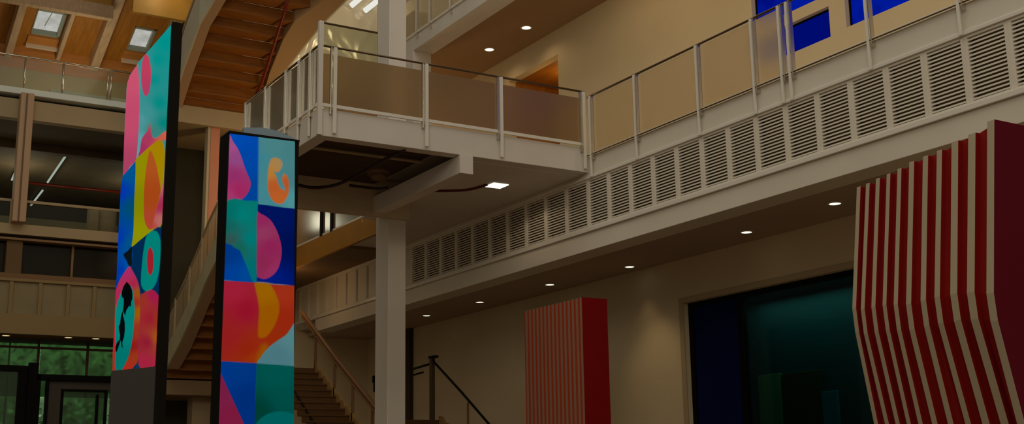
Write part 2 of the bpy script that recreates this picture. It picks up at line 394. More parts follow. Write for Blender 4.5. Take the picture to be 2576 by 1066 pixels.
# right-hand upper part of the underside continues along the gallery
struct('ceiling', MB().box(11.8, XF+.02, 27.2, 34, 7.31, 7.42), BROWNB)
struct('walkway', MB().box(11.72, 11.8, 25.0, 34, 7.31, 7.86), mat('walkway_edge', 'B07818', .55, noise=.25, scale=.6), .006, 'orange edged walkway slab beyond the balcony', 'walkway')
mb = MB(); a = U('Y', 20, 757, 396); b = U('Y', 20, 965, 436)
tag(MB().tube([(7.82, 20.1, 7.6), (10.24, 20.1, 7.6)], .03).build('conduit', LEFTW), 'pale straight conduit crossing the underside of the balcony', 'pipe')
def cable(pts, Z, r, m, label, name='cable'):
    p = [U('Z', Z, *q) for q in pts]; P = []
    for i in range(len(p)-1):
        for k in range(4):
            tt = k/4; p0 = p[max(i-1, 0)]; p1 = p[i]; p2 = p[i+1]; p3 = p[min(i+2, len(p)-1)]
            P.append(.5*((2*p1)+(-p0+p2)*tt+(2*p0-5*p1+4*p2-p3)*tt**2+(-p0+3*p1-3*p2+p3)*tt**3))
    P.append(p[-1]); return tag(MB().tube(P, r).build(name, m, smooth=True), label, 'cable')
DKC = mat('dark_cable', '2A0E04', .5)
cable([(750, 465), (790, 472), (840, 466), (880, 450), (935, 420), (975, 397), (1018, 380)], 7.36, .032, DKC, 'dark cable curving across the brown underside of the balcony')
cable([(880, 466), (910, 470), (950, 474), (975, 472)], 7.34, .028, DKC, 'short dark cable beside the round dome lamp under the balcony')
cable([(1082, 480), (1130, 480), (1180, 477), (1225, 465)], 7.357, .025, mat('red_cable', '5A1A08', .5), 'dark red cable running to the bright lamp under the balcony')
a = U('Z', 7.6, 953, 440)
t = thing('dome_lamp', 'unlit pale dome lamp fixed under the balcony', 'lamp', (a[0], a[1], 7.66))
MB().disc((a[0], a[1], 7.6), .22, .06, r2=.24).build('base', BROWNB, t)
MB().disc((a[0], a[1], 7.5), .12, .1, r2=.2).build('diffuser', BROWNB, t, smooth=True)

# ------------------------------------------------------------------ railings
def railing(name, label, ax, pos, posts, a0, a1, z0, z1, glass, ptop=None, bays=None, group=None, low=.45, side=-1, rail=RAILD, gm=None, thin=False):
    """ax = axis the railing runs along; pos = fixed coordinate on the other"""
    base = (a0, pos, z0) if ax == 'X' else (pos, a0, z0)
    t = thing(name, label, 'railing', base, group)
    def bx(mb, u0, u1, v0, v1, c0, c1):
        return mb.box(u0, u1, v0, v1, c0, c1) if ax == 'X' else mb.box(v0, v1, u0, u1, c0, c1)
    s = side; pw = .024 if thin else .032
    for p in posts:
        mb = MB(); bx(mb, p-pw, p+pw, pos+s*.05, pos+s*.02, z0-low, z1-.01); mb.build('post', STEELW, t, .004)
        mb = MB(); bx(mb, p-.085, p-.065, pos+s*.06, pos-s*.01, z0-.12, z1-.02); mb.build('steel_strip', CHROME, t, .003)
    mb = MB(); p0 = (a0, pos, z1) if ax == 'X' else (pos, a0, z1); p1 = (a1, pos, z1) if ax == 'X' else (pos, a1, z1)
    mb.tube([p0, p1], .022); mb.build('handrail', rail, t, smooth=True)
    mb = MB(); bx(mb, a0, a1, pos+s*.03, pos-s*.01, z0, z0+(.015 if thin else .06)); mb.build('bottom_rail', STEELW, t, .004)
    if thin: MB().tube([(pos-.03, a0, z0-.012), (pos-.03, a1, z0-.012)], .012).build('foot_rod', RAILD, t)
    ends = sorted([a0]+list(posts)+[a1])
    for i in range(len(ends)-1):
        if ends[i+1]-ends[i] < .12: continue
        g = glass if not bays else bays(i, (ends[i]+ends[i+1])/2)
        if g is None: continue
        mb = MB(); bx(mb, ends[i]+.05, ends[i+1]-.09, pos-.006, pos+.006, z0+.03, (gm or z1)-.05); mb.build('glass_panel', g, t)
    return t
railing('balcony_railing', 'frosted glass railing with thin dark handrail along the balcony front', 'X', YP-.02, [7.82, 9.57, 11.11, 12.95], 7.54, 13.0, 7.90, 8.99, FROST,
        bays=lambda i, c: FROST, gm=8.90)
railing('balcony_railing', 'glass railing along the left end of the balcony above the coloured screen', 'Y', 7.54, [18.98, 19.5, 20.14, 21.2, 22.30], 18.66, 22.4, 7.90, 8.99, SHEEN)
railing('gallery_railing', 'long glass railing along the gallery edge above the slatted vents', 'Y', XF-.02, [9.98, 11.54, 13.12, 13.30, 13.93, 15.31, 17.06, 18.48], 8.0, 18.6, 7.72, 8.87, FROSTY,
        bays=lambda i, c: (None if c < 13.29 else FROSTY), thin=True)
struct('trim_6', MB().box(7.52, 7.60, YP-.06, YP+.02, 7.40, 9.42), WHITE, .004)
# dark thin seam at foot of gallery railing
railing('top_gallery_railing', 'glass railing of the topmost gallery beside the tall column', 'Y', XF, [22.6, 24.1, 25.16, 25.87], 20, 26.6, 12.62, 13.7, FROSTY, low=.0, rail=STEELW)
railing('walkway_railing', 'glass screen railing standing on the orange edged walkway', 'Y', 11.78, [26.2, 33.5], 25.0, 33.9, 7.86, 9.0, SHEEN, low=0, rail=LEFTW)
# dark uprights on the walkway
for (x, y0, y1, lab) in ((809, 520, 630, 'long thin black upright standing on the orange edged walkway'), (836, 505, 552, 'short thin black upright right of the long one over the walkway')):
    a = U('X', 11.76, x, y1); b = U('X', 11.76, x, y0)
    tag(MB().box(11.725, 11.775, a[1]-.05, a[1]+.07, 7.86, b[2]).build('mullion', BLACK), lab, 'upright')
# tall glass screen behind the balcony
a = U('Y', 24, 802, 55); b = U('Y', 24, 950, 86)
t = thing('glass_screen', 'tall clear glass screen with thin dark top rail behind the balcony', 'glass screen', (a[0], 24, 7.9))
MB().tube([(a[0], 24, a[2]), (11.3, 24, a[2])], .025).build('top_rail', RAILD, t)
MB().box(a[0], 11.3, 23.99, 24.01, 8.0, a[2]-.03).build('glass_panel', CLEAR, t)

# ------------------------------------------------------------------ downlights
def downlight(c, r, label, lens=LAMP, power=0, group=None, col=(1, .72, .4), spot=1.9, shape=1.0, blend=.6):
    t = thing('downlight', label, 'downlight', c, group)
    MB().ring((c[0], c[1], c[2]-.012), r, r*1.25, .02).build('trim_ring', STEELW, t)
    MB().disc((c[0], c[1], c[2]-.008), r, .02).build('lens', lens, t)
    if power:
        l = bpy.data.lights.new('bulb', 'SPOT'); l.energy = power; l.color = col; l.spot_size = spot; l.spot_blend = blend; l.shadow_soft_size = r*.6
        o = bpy.data.objects.new('bulb', l); C.objects.link(o); o.parent = t; o.location = (0, 0, -.05)
    return t
G = 'round downlights in the ceiling under the gallery'
for (x, y), lab, p in (((2100, 511), 'round downlight nearest the big striped sculpture', 6),
                    ((1878, 583), 'round downlight above the blue and teal shopfront', 10),
                    ((1584, 670), 'round downlight over the lit patch of plain wall', 8),
                    ((1383, 715), 'round downlight above the small striped sculpture', 10),
                    ((1207, 759), 'round downlight second from the tall white column', 2),
                    ((1073, 793), 'round downlight closest to the tall white column', 1)):
    a = U('Z', 5.98, x, y); downlight((a[0], a[1], 5.98), .095, lab, power=p, group=G, spot=1.3, blend=.8)
for (x, y), lab in (((1324, 69), 'round downlight in the upper gallery ceiling, higher of the two'), ((1231, 124), 'round downlight in the upper gallery ceiling, lower of the two')):
    a = U('Z', 12.3, x, y); downlight((a[0], a[1], 12.3), .11, lab, power=10, group='round downlights in the upper gallery ceiling', spot=2.6)
a = U('Z', 7.38, 1250, 466)
t = thing('square_downlight', 'bright square lamp set in the underside of the balcony', 'lamp', (a[0], a[1], 7.38))
MB().box(a[0]-.17, a[0]+.17, a[1]-.17, a[1]+.17, 7.365, 7.385).build('lens', LAMP, t)
l = bpy.data.lights.new('bulb', 'SPOT'); l.energy = 14; l.color = (1, .8, .55); l.spot_size = 2.6; l.shadow_soft_size = .1
o = bpy.data.objects.new('bulb', l); C.objects.link(o); o.parent = t; o.location = (0, 0, -.05)
for (x, y), lab in (((15, 843), 'oval warm downlight at the far left above the entrance'), ((172, 848), 'oval warm downlight over the middle of the entrance glazing'), ((241, 851), 'oval warm downlight closest to the tall coloured totem')):
    a = U('Z', 5.92, x, y); downlight((a[0], a[1], 5.92), .1, lab, LAMPY, 3, 'warm downlights above the entrance')

# ================================================================== LEFT BACK FACADE (Y = 36)
YL = 36
def band(z0, z1, y0, y1, m, name, label=None, cat=None, x0=2, x1=9.0):
    return struct(name, MB().box(x0, x1, y0, y1, z0, z1), m, .008, label, cat)
band(12.74, 12.92, YL-.15, 41, mat('pale_floor_edge', 'DCE4E0', .5), 'floor_slab', 'pale edged top floor on the left under the wooden roof', 'floor', x1=9.15)
band(12.63, 12.74, YL+.25, 41, DARKB, 'trim_7', x1=9.15)  # dark strip, the shadow below the floor edge put into colour
band(12.05, 12.63, YL, YL+.3, LEFTW, 'beam', 'broad beige beam below the top floor on the left', 'beam', x1=9.15)
struct('floor_slab', MB().box(9.15, 12.6, 33.5, 36.3, 11.84, 12.36), LEFTW, .01, 'beige landing edge at the foot of the upper wooden stair', 'floor')
# open storey behind
mb = MB(); mb.box(0, 14, YL+.3, 50, 12.1, 12.5)
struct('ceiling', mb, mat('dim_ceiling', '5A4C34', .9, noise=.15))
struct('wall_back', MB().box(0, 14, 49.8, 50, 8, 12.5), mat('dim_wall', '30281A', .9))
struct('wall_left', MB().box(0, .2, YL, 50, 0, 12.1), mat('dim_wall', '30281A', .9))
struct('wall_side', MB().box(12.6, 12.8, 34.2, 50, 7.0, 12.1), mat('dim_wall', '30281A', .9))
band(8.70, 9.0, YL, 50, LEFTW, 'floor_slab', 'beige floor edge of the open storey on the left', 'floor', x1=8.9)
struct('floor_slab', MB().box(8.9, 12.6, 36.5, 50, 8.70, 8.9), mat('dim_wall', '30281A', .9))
band(8.60, 8.70, YL+.2, YL+1, DARKB, 'trim_8', x1=8.9)
for z, y, lab in ((11.88, 38.7, 'dim beam across the ceiling of the open storey'),):
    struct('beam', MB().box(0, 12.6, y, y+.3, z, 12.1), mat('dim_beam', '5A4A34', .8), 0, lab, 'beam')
def tubelamp(q0, q1, lab):
    a = U('Z', 12.0, *q0); b = U('Z', 12.0, *q1)
    t = thing('tube_lamp', lab, 'lamp', (a[0], a[1], 12.1), 'fluorescent tubes on the dim ceiling')
    MB().tube([a, b], .035, mi=0).build('tube', TUBE, t, smooth=True)
    mb = MB(); mb.tube([a+np.array([0, 0, .07]), b+np.array([0, 0, .07])], .032); mb.build('batten', mat('dim_beam', '5A4A34', .8), t)
tubelamp((166, 391), (120, 458), 'long slanting ceiling tube lamp right of the beige column')
tubelamp((107, 479), (78, 516), 'shorter slanting ceiling tube lamp below the long one')
tubelamp((40, 428), (30, 452), 'short tube lamp left of the beige column')
tubelamp((522, 427), (448, 494), 'slanting tube lamp between the two coloured totems')
a = U('Z', 12.05, 73, 460); b = U('Z', 12.05, 310, 484)
tag(MB().tube([a, b], .045).build('sprinkler_pipe', REDP, smooth=True), 'dark red pipe crossing the dim ceiling of the open storey', 'pipe')
# open storey railing and the drum
t = thing('storey_railing', 'slim beige railing in front of the dim open storey', 'railing', (2, YL, 9.0))
MB().box(2, 8.9, YL, YL+.06, 9.62, 9.7).build('handrail', LEFTW, t, .005)
for x in (5.42, 3.6): MB().box(x, x+.07, YL, YL+.06, 9.0, 9.62).build('post', LEFTW, t)
MB().box(2, 8.9, YL+.02, YL+.04, 9.02, 9.6).build('glass_panel', CLEAR, t)
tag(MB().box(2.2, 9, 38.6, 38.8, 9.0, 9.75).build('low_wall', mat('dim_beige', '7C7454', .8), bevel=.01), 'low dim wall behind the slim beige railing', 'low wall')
a = U('Y', 36.7, 238, 575); b = U('Y', 36.7, 262, 575); c = U('Y', 36.7, 262, 527)
t = thing('round_drum', 'pale rounded drum standing behind the slim railing beside the totem', 'drum', (b[0], 36.9, 9.0))
MB().disc((b[0]+.1, 37.0, 9.0), .3, c[2]-9.0, 32).build('body', LEFTW, t, smooth=False)
MB().box(a[0]-.2, a[0]+.08, 36.6, 36.9, 9.0, c[2]).build('side_post', LEFTW, t, .01)
# beige column in front of the left facade
struct('column', MB().box(5.44, 5.80, YL-.35, YL, 9.0, 12.74), mat('beige_column', 'B89878', .6), .02, 'beige steel column with a centre groove left of the totems', 'column')
struct('trim_9', MB().box(5.58, 5.62, YL-.37, YL-.34, 9.0, 12.70), mat('groove', '6A5238', .6))
# storey below: dark windows
band(7.62, 8.60, YL+.35, YL+.4, DARKG, 'window_4', x1=9.2)
struct('column', MB().box(5.42, 5.84, YL+.1, YL+.35, 7.6, 8.62), mat('brown_pier', '6A5030', .7), .01, 'brown pier between the dark windows below the open storey', 'column')
struct('trim_10', MB().box(7.20, 7.26, YL+.25, YL+.34, 7.62, 8.6), mat('brown_pier2', '8A6A48', .7))
struct('trim_11', MB().box(2, 9.2, YL-.02, YL+.3, 8.54, 8.60), mat('brown_pier2', '8A6A48', .7))
# parapet
struct('floor_slab', MB().box(2, 9.15, YL+.1, 39, 7.45, 7.62), mat('brown_ledge', '7C5C3C', .7), .01, 'brown ledge on top of the panelled parapet', 'floor')
mb = MB(); mb.box(2, 9.15, YL, YL+.3, 7.38, 7.46); mb.box(2, 9.15, YL, YL+.3, 5.92, 6.47)
for x in (5.56, 6.33, 7.08, 7.80, 8.52): mb.box(x, x+.1, YL+.02, YL+.15, 6.47, 7.38)
struct('trim_12', mb, mat('parapet_frame', '8E7850', .75), .005)
struct('wall_parapet', MB().box(2, 9.15, YL+.08, YL+.25, 6.47, 7.38), LEFTP)
struct('ceiling', MB().box(2, 9.15, YL+.3, 38.3, 5.92, 6.1), mat('brown_ledge', '7C5C3C', .7))
# entrance glazing
GY = 37.2
t = thing('window_5', 'greenish entrance glazing above the black doors on the left', 'window', (2, GY, 5), kind='structure')
for (x0, x1) in ((2, 6.62), (6.70, 7.98), (8.04, 10)): MB().box(x0, x1, GY, GY+.02, 4.3, 5.92).build('pane', GREENG, t)
for x in (6.62, 7.98): MB().box(x, x+.06, GY-.04, GY+.06, 4.3, 5.92).build('mullion', mat('rust_mullion', '4A2A14', .6), t)
MB().box(2, 10, GY-.05, GY+.05, 5.66, 5.72).build('transom', mat('rust_mullion', '4A2A14', .6), t)
def P(x, y, Y): return U('Y', Y, x, y)
# door frames as things with glass
YD = 36.6
def doorframe(name, x0, x1, ytop, th, label, gl=GREENG, m=BLACKF, Y=YD, thx=None):
    a = P(x0, ytop, Y); b = P(x1, ytop, Y); z1 = a[2]; thx = thx or th
    t = thing(name, label, 'door', (a[0], Y, 0), kind='structure')
    mb = MB(); mb.box(a[0], b[0], Y, Y+.12, z1-th, z1); mb.box(a[0], a[0]+thx, Y, Y+.12, 0, z1-th); mb.box(b[0]-thx, b[0], Y, Y+.12, 0, z1-th)
    mb.build('frame', m, t, .008)
    MB().box(a[0]+thx, b[0]-thx, Y+.05, Y+.06, 0.0, z1-th).build('pane', gl, t)
    return t
doorframe('door_3', -90, 73, 914, .17, 'black framed glass door at the far left with green garden behind', thx=.26)
# heavy black portal
mb = MB()
a = P(73, 912, YD); b = P(97, 912, YD); mb.box(a[0], b[0], YD-.1, YD+.1, 0, a[2])
c = P(96, 941, YD); d = P(300, 941, YD); mb.box(c[0]-.05, d[0], YD-.1, YD+.1, c[2]-.17, c[2])
e = P(103, 941, YD); mb.box(b[0]-.02, e[0], YD-.1, YD+.1, 0, c[2])
e2 = P(117, 941, YD); f2 = P(124, 941, YD); mb.box(e2[0], f2[0], YD-.1, YD+.1, 0, c[2]-.1)
struct('trim_13', mb, BLACKF, .008)
a = P(124, 958, YD); b = P(300, 958, YD)
mb = MB(); g = P(154, 978, YD)
mb.box(a[0], b[0], YD, YD+.1, g[2], a[2]+.05); mb.box(a[0], g[0], YD, YD+.1, 0, g[2])
struct('trim_14', mb, mat('dark_grey_door_frame', '3A3328', .6), .006)
doorframe('door_4', 154, 272, 978, .06, 'inner black framed glass door beside the totem base', thx=.08)
t = MB(); a = P(242, 1005, YD); t.box(a[0], a[0]+.07, YD-.02, YD+.1, 0, a[2]+.15); struct('trim_15', t, BLACKF)
# garden
def hedge(x0, x1, y, h, lab, seed):
    import bmesh
    rnd = random.Random(seed); mb = MB()
    for k in range(4500):
        px = rnd.uniform(x0, x1); pz = rnd.uniform(.2, h); py = y+rnd.uniform(-.5, .5)+.5*math.sin(px*1.7+pz)
        a = rnd.uniform(.08, .2); u = Vector((rnd.uniform(-1, 1), rnd.uniform(-.5, .5), rnd.uniform(-1, 1))).normalized()*a
        w = Vector((rnd.uniform(-1, 1), rnd.uniform(-1, 1), rnd.uniform(-1, 1))).normalized()*a*.6
        p = Vector((px, py, pz)); mb.add([p-u, p+w, p+u, p-w], [(0, 1, 2, 3)])
    mb.box(x0, x1, y+.6, y+1, 0, h)
    o = mb.build('hedge', LEAF); tag(o, lab, 'hedge', kind='stuff'); return o
hedge(4.5, 19, 54, 8.2, 'leafy green planting seen through the entrance glass', 3)
tag(MB().tube([(6.5, 41.5, 0), (6.55, 41.5, 7)], .03).build('lamp_post', mat('pale_green_post', '9AA878', .5)), 'thin pale post in the garden behind the entrance glass', 'post')

# ------------------------------------------------------------------ top floor, left
t = thing('top_floor_railing', 'slender steel and glass railing of the top floor under the skylights', 'railing', (2, YL-.08, 12.9))
MB().tube([(2, YL-.08, 13.88), (9.3, YL-.08, 13.88)], .03).build('handrail', CHROME, t, smooth=True)
for x in (5.53, 6.58, 7.85, 7.95): MB().tube([(x, YL-.08, 12.85), (x, YL-.08, 13.88)], .028).build('post', CHROME, t, smooth=True)
MB().box(2, 9.2, YL-.085, YL-.075, 12.95, 13.82).build('glass_panel', CLEAR, t)
tag(MB().box(6.3, 9.2, 36.15, 36.6, 12.92, 13.12).build('bench', mat('white_bench', 'ECECE8', .5), bevel=.02), 'long low white bench behind the top floor railing', 'bench')
struct('wall_top_floor', MB().box(0, 9.7, 40, 40.2, 12.9, 14.86), mat('top_wall', '9C8C64', .8, noise=.06))
struct('wall_top_floor', MB().box(0, 16, 40.02, 40.2, 14.86, 16.2), WOODO)
# sloping timber roof
RS = .4
def rz(y, z0): return z0+RS*(40-y)
Z0 = 15.62
def rslab(mb, x0, x1, y0, y1, z0, th, mi=0):
    return mb.slab([(x0, y0, rz(y0, z0)), (x1, y0, rz(y0, z0)), (x1, y1, rz(y1, z0)), (x0, y1, rz(y1, z0))], (0, 0, th), mi)
SK = [(6.14, 7.02, 38.25, 39.36), (9.14, 9.84, 38.3, 39.38)]
mb = MB(); xs = sorted({-1, 16, *[v for s in SK for v in s[:2]]}); ys = sorted({34.8, 40.2, *[v for s in SK for v in s[2:]]})
for i in range(len(xs)-1):
    for j in range(len(ys)-1):
        cx, cy = (xs[i]+xs[i+1])/2, (ys[j]+ys[j+1])/2
        if any(s[0] < cx < s[1] and s[2] < cy < s[3] for s in SK): continue
        rslab(mb, xs[i], xs[i+1], ys[j], ys[j+1], Z0, .15)
struct('ceiling', mb, WOODR)
for i, s in enumerate(SK):
    t = thing('window_%d' % (6+i), 'roof skylight %s' % ('nearest the left edge with a tilted grey frame' if i == 0 else 'just left of the tall totem top'), 'skylight', (s[0], s[2], rz(s[2], Z0)), kind='structure')
    mb = MB(); w = .07
    for q in ((s[0], s[1], s[2], s[2]+w), (s[0], s[1], s[3]-w, s[3]), (s[0], s[0]+w*.5, s[2], s[3]), (s[1]-w*1.4, s[1], s[2], s[3])): rslab(mb, *q, Z0-.03, .25)
    mb.build('frame', mat('grey_skylight_frame', '8C9488', .5), t, .005)
    mb = MB(); rslab(mb, s[0], s[1], s[2], s[3], Z0+.12, .02); mb.build('pane', SKYP, t)
    if i == 0:
        mb = MB(); mb.tube([(6.62, s[2]+.05, rz(s[2]+.05, Z0+.08)), (6.5, s[3]-.3, rz(s[3]-.3, Z0+.08))], .012); mb.build('pull_rod', mat('grey_skylight_frame', '8C9488', .5), t)
    struct('trim_%d' % (16+i), rslab(MB(), s[0]-.05, s[1]+.02, 39.42, 39.75, Z0-.06, .06), WOODO, .01)
    struct('trim_%d' % (18+i), rslab(MB(), s[0]-.05, s[1]+.05, 39.75, 39.82, Z0-.16, .16), mat('pale_ledge', 'C8B49C', .5), .005)
# timber beams, each a structure of its own
for (xa, w, dz, m, lab) in ((5.50, .22, .50, BEAMM, 'pale timber roof beam left of the first skylight'),
                            (7.06, .13, .34, BEAMM, 'slim timber roof beam right of the first skylight'),
                            (8.12, .28, .52, BEAMM, 'wide timber roof beam between the two skylights'),
                            (10.1, .26, .5, BEAMM, 'timber roof beam behind the tall totem top'),
                            (3.6, .26, .5, BEAMM, 'timber roof beam beyond the left edge of the view')):
    mb = MB(); rslab(mb, xa, xa+w, 34.9, 39.95, Z0-dz, dz)
    struct('roof_beam', mb, m, .015, lab, 'roof beam')
mb = MB(); mb.box(0, 8.12, 36.9, 37.15, rz(37, Z0)-.95, rz(37, Z0)-.52)
struct('roof_beam', mb, BEAMM, .015, 'long timber cross beam running above the first skylight', 'roof beam')
struct('trim_20', MB().box(8.4, 12.0, 35.6, 35.75, 15.72, 17.6), mat('lit_wood_panel', 'B8882C', .45, noise=.2, scale=1.5))
struct('trim_21', MB().box(6.2, 8.1, 37.16, 37.24, 16.2, 16.85), mat('lit_wood_panel', 'B8882C', .45, noise=.2, scale=1.5))
# reflective glazed wall behind the upper stair and glowing strips imitating skylight
struct('wall_glazed', MB().box(11.4, XW+.3, 34.2, 34.3, 12.2, 19), CRUMP)
for q, lab in ((((884, 14), (910, -8)), 'short bright light bar at the top beside the upper stair'), (((918, 27), (962, -8)), 'longer bright light bar beside the tall column top')):
    a = U('Y', 34.02, *q[0]); b = U('Y', 34.02, *q[1])
    t = thing('light_bar', lab, 'light bar', a, 'bright bars at the top by the stair')
    MB().tube([a, b], .09).build('tube', SKYB, t, smooth=True)
    MB().tube([a+np.array([0, .12, 0]), b+np.array([0, .12, 0])], .07).build('batten', STEELW, t)

# ================================================================== STAIRS
S = .6
def flight(name, label, x0, x1, y0, z0, n, run, rise, wood, risers=True, thick=.06, dirn=-1):
    """closed underside; climbs towards -Y when dirn = -1"""
    t = thing(name, label, 'staircase', ((x0+x1)/2, y0, z0))
    for k in range(n):
        ya = y0+dirn*run*k; yb = y0+dirn*run*(k+1); z = z0+rise*(k+1)
        mb = MB(); mb.box(x0, x1, ya, yb+dirn*.02, z-thick, z); mb.box(x0, x1, ya, ya-dirn*.035, z-rise-(.05 if dirn < 0 else 0), z-thick)
        mb.build('step', wood, t, .006)
    return t
# upper wooden flight (wood seen from below)
n = 12; run, rise = .52, .312; y0, z0 = 33.55, 12.37
t = flight('staircase', 'upper wooden staircase seen from below with cream side panels', 9.4, 12.0, y0, z0, n, run, rise, WOODS)
Pl = (9, 34, 12.1); nn = (0, S, 1)
nl = [(x, y) for x, y in ((457, 262), (487, 169), (510, 108), (527, 60), (546, 29), (563, 0), (590, -45))]
L = [Uplane(Pl, nn, *q) for q in nl]
def strip(mb, A, B, d, mi=0):
    for i in range(len(A)-1): mb.slab([A[i], A[i+1], B[i+1], B[i]], d, mi)
    return mb
# left stringer: brown underside and pale side panel
Lo = [p+np.array([-.26, 0, 0]) for p in L]
down = np.array([0, -.06, -.10])
mb = strip(MB(), [p+down for p in Lo], [p+down for p in L], (0, 0, .35)); mb.build('stringer', mat('stringer_brown', 'B08E6C', .6), t)
mb = MB()
for i in range(len(Lo)-1):
    a, b = Lo[i]+down, Lo[i+1]+down
    mb.slab([a, b, b+np.array([0, 0, 1.15]), a+np.array([0, 0, 1.15])], (-.05, 0, 0))
mb.build('side_panel', mat('pale_side_panel', 'C8C4B0', .5, noise=.1, scale=1.5), t)
mb = MB(); mb.tube([p+np.array([-.02, 0, 1.2]) for p in Lo], .04); mb.build('handrail', LEFTW, t, smooth=True)
Rp = [(640, 262), (664, 223), (676, 178), (711, 92), (740, 45), (804, 0), (850, -30)]
Rq = [(668, 262), (700, 204), (724, 159), (766, 105), (807, 54), (861, 0), (905, -45)]
A = [Uplane(Pl, nn, *q)+down for q in Rp]; B = [Uplane(Pl, nn, *q)+down for q in Rq]
mb = strip(MB(), A, B, (0, 0, .4)); mb.build('right_stringer', mat('stringer_tan', 'A5845A', .6), t)
mb = MB()
for i in range(len(B)-1):
    mb.slab([B[i], B[i+1], B[i+1]+np.array([0, 0, 1.1]), B[i]+np.array([0, 0, 1.1])], (.05, 0, 0))
mb.build('right_side_panel', mat('pale_side_panel', 'C8C4B0', .5, noise=.1, scale=1.5), t)
# red pipe below the stair
pp = [Uplane((9, 34, 11.95), nn, *q) for q in ((724, -5), (713, 40), (696, 92), (673, 166), (660, 205), (646, 240))]
tag(MB().tube(pp, .05).build('sprinkler_pipe', REDP, smooth=True), 'dark red pipe slanting down under the upper wooden stair', 'pipe')

# lower flight, left of the second totem
y0, z0 = 34.0, 4.65; run, rise = .42, .252
t = flight('staircase', 'lower wooden staircase between the two totems with glass side railing', 9.4, 10.75, y0, z0, 12, run, rise, WOODS)
Pl2 = (9, 34, 4.65)
LL = [Uplane(Pl2, nn, *q) for q in ((450, 923), (481, 868), (505, 811), (524, 764), (540, 730), (560, 690), (590, 625))]
LO = [Uplane(Pl2, nn, *q) for q in ((422, 922), (457, 854), (495, 769), (519, 707), (538, 668), (560, 624), (575, 590))]
mb = strip(MB(), [p+down*.6 for p in LO], [p+down*.6 for p in LL], (0, 0, .3)); mb.build('stringer', mat('stringer_brown', 'B08E6C', .6), t)
mb = MB(); G2 = MB(); HR = []
for i in range(len(LO)-1):
    a, b = LO[i]+down*.6, LO[i+1]+down*.6
    mb.slab([a, b, b+np.array([0, 0, .62]), a+np.array([0, 0, .62])], (-.05, 0, 0))
    G2.slab([a+np.array([0, 0, .64]), b+np.array([0, 0, .64]), b+np.array([0, 0, 1.5]), a+np.array([0, 0, 1.5])], (-.02, 0, 0))
    HR.append(a+np.array([-.02, 0, 1.55]))
mb.build('side_panel', mat('cream_side', 'B8AC88', .6, noise=.1), t); G2.build('glass_panel', FROSTY, t)
MB().tube(HR, .035).build('handrail', LEFTW, t, smooth=True)
for i in range(3):
    for f_ in (.5,):
        p = LO[i]*(1-f_)+LO[i+1]*f_; MB().box(p[0]-.06, p[0]-.02, p[1]-.03, p[1]+.03, p[2]+.5, p[2]+1.5).build('post', LEFTW, t)
struct('floor_slab', MB().box(9.05, 12.2, 34, 36.4, 4.20, 4.66), mat('landing_beige', '8C7250', .7), .01, 'beige landing edge at the foot of the lower wooden stair', 'floor')
a = U('Y', 34.6, 485, 1000)
struct('column', MB().box(a[0], a[0]+.62, 34.6, 35.1, 0, 4.2), mat('landing_column', 'A89070', .7), .01, 'beige pier under the landing of the lower stair', 'column')
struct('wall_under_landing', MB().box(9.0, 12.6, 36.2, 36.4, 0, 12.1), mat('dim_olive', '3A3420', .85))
# salmon column between the totems
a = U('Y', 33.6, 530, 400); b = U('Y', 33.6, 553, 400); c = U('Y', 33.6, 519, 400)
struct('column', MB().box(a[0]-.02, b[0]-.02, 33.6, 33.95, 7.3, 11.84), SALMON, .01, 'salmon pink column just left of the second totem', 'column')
struct('trim_22', MB().box(c[0]+.03, a[0]-.02, 33.62, 33.9, 7.3, 11.84), mat('cream_strip', 'B8A888', .6))

# stairs right of the second totem: climb away from the viewer
def awayflight(name, label, x0, x1, ytop, ztop, n, run, rise, wood, skirt, landing):
    t = thing(name, label, 'staircase', ((x0+x1)/2, ytop, 0))
    for k in range(n):
        z = ztop-rise*k; ya = ytop-run*k
        if z < .05: break
        mb = MB(); mb.box(x0, x1, ya, ya-run-.02, z-rise, z-rise+.04) if z-rise > .02 else None
        mb.box(x0, x1, ya, ya+.03, z-rise+.04, z); mb.build('step', wood, t, .004)
    MB().box(x0, x1, ytop+.03, ytop+landing, ztop-.2, ztop).build('landing', wood, t, .004)
    # sawtooth skirting on the right side
    pts = []
    for k in range(n):
        z = ztop-rise*k; ya = ytop-run*k
        if z < .05: break
        pts += [(ya+.02, z+.10), (ya-run*.55, z+.10-rise*.2), (ya-run*.8, z-rise+.14)]
    low = [(p[0], p[1]-.45) for p in pts]
    mb = MB(); m_ = len(pts)
    mb.prism([(ytop+.02, ztop+.1)]+pts+low[::-1]+[(ytop+.02, ztop-.35)], 'X', x1, x1+.06); mb.build('skirting', skirt, t)
    return t
SKM = mat('skirting_brown', '94703F', .65)
t = awayflight('staircase', 'brown stair with pale sawtooth skirting just right of the second totem', 10.8, 12.0, 29.6, 4.62, 28, .28, .168, WOODD, SKM, 4.3)
rr = [U('X', 12.03, *q) for q in ((760, 785), (845, 900), (950, 1030), (985, 1074))]
MB().tube(rr, .05).build('handrail', mat('rail_brown', '7C5838', .5), t, smooth=True)
MB().tube([p-np.array([0, 0, .12]) for p in rr], .03).build('lower_rail', mat('rail_brown', '7C5838', .5), t, smooth=True)
for x, y in ((795, 835), (843, 897), (888, 955), (937, 1018)):
    p = U('X', 12.03, x, y); MB().box(12.0, 12.06, p[1]-.03, p[1]+.03, p[2]-1.25, p[2]).build('post', mat('rail_brown', '7C5838', .5), t)
r2 = [U('X', 11.0, *q) for q in ((742, 985), (790, 1064), (800, 1080))]
MB().tube(r2, .025).build('inner_handrail', BLACK, t, smooth=True)
t = awayflight('staircase', 'small brown stair with dark handrail right of the tall white column', 13.0, 14.0, 26.6, 3.18, 19, .28, .168, WOODD, SKM, 1.2)
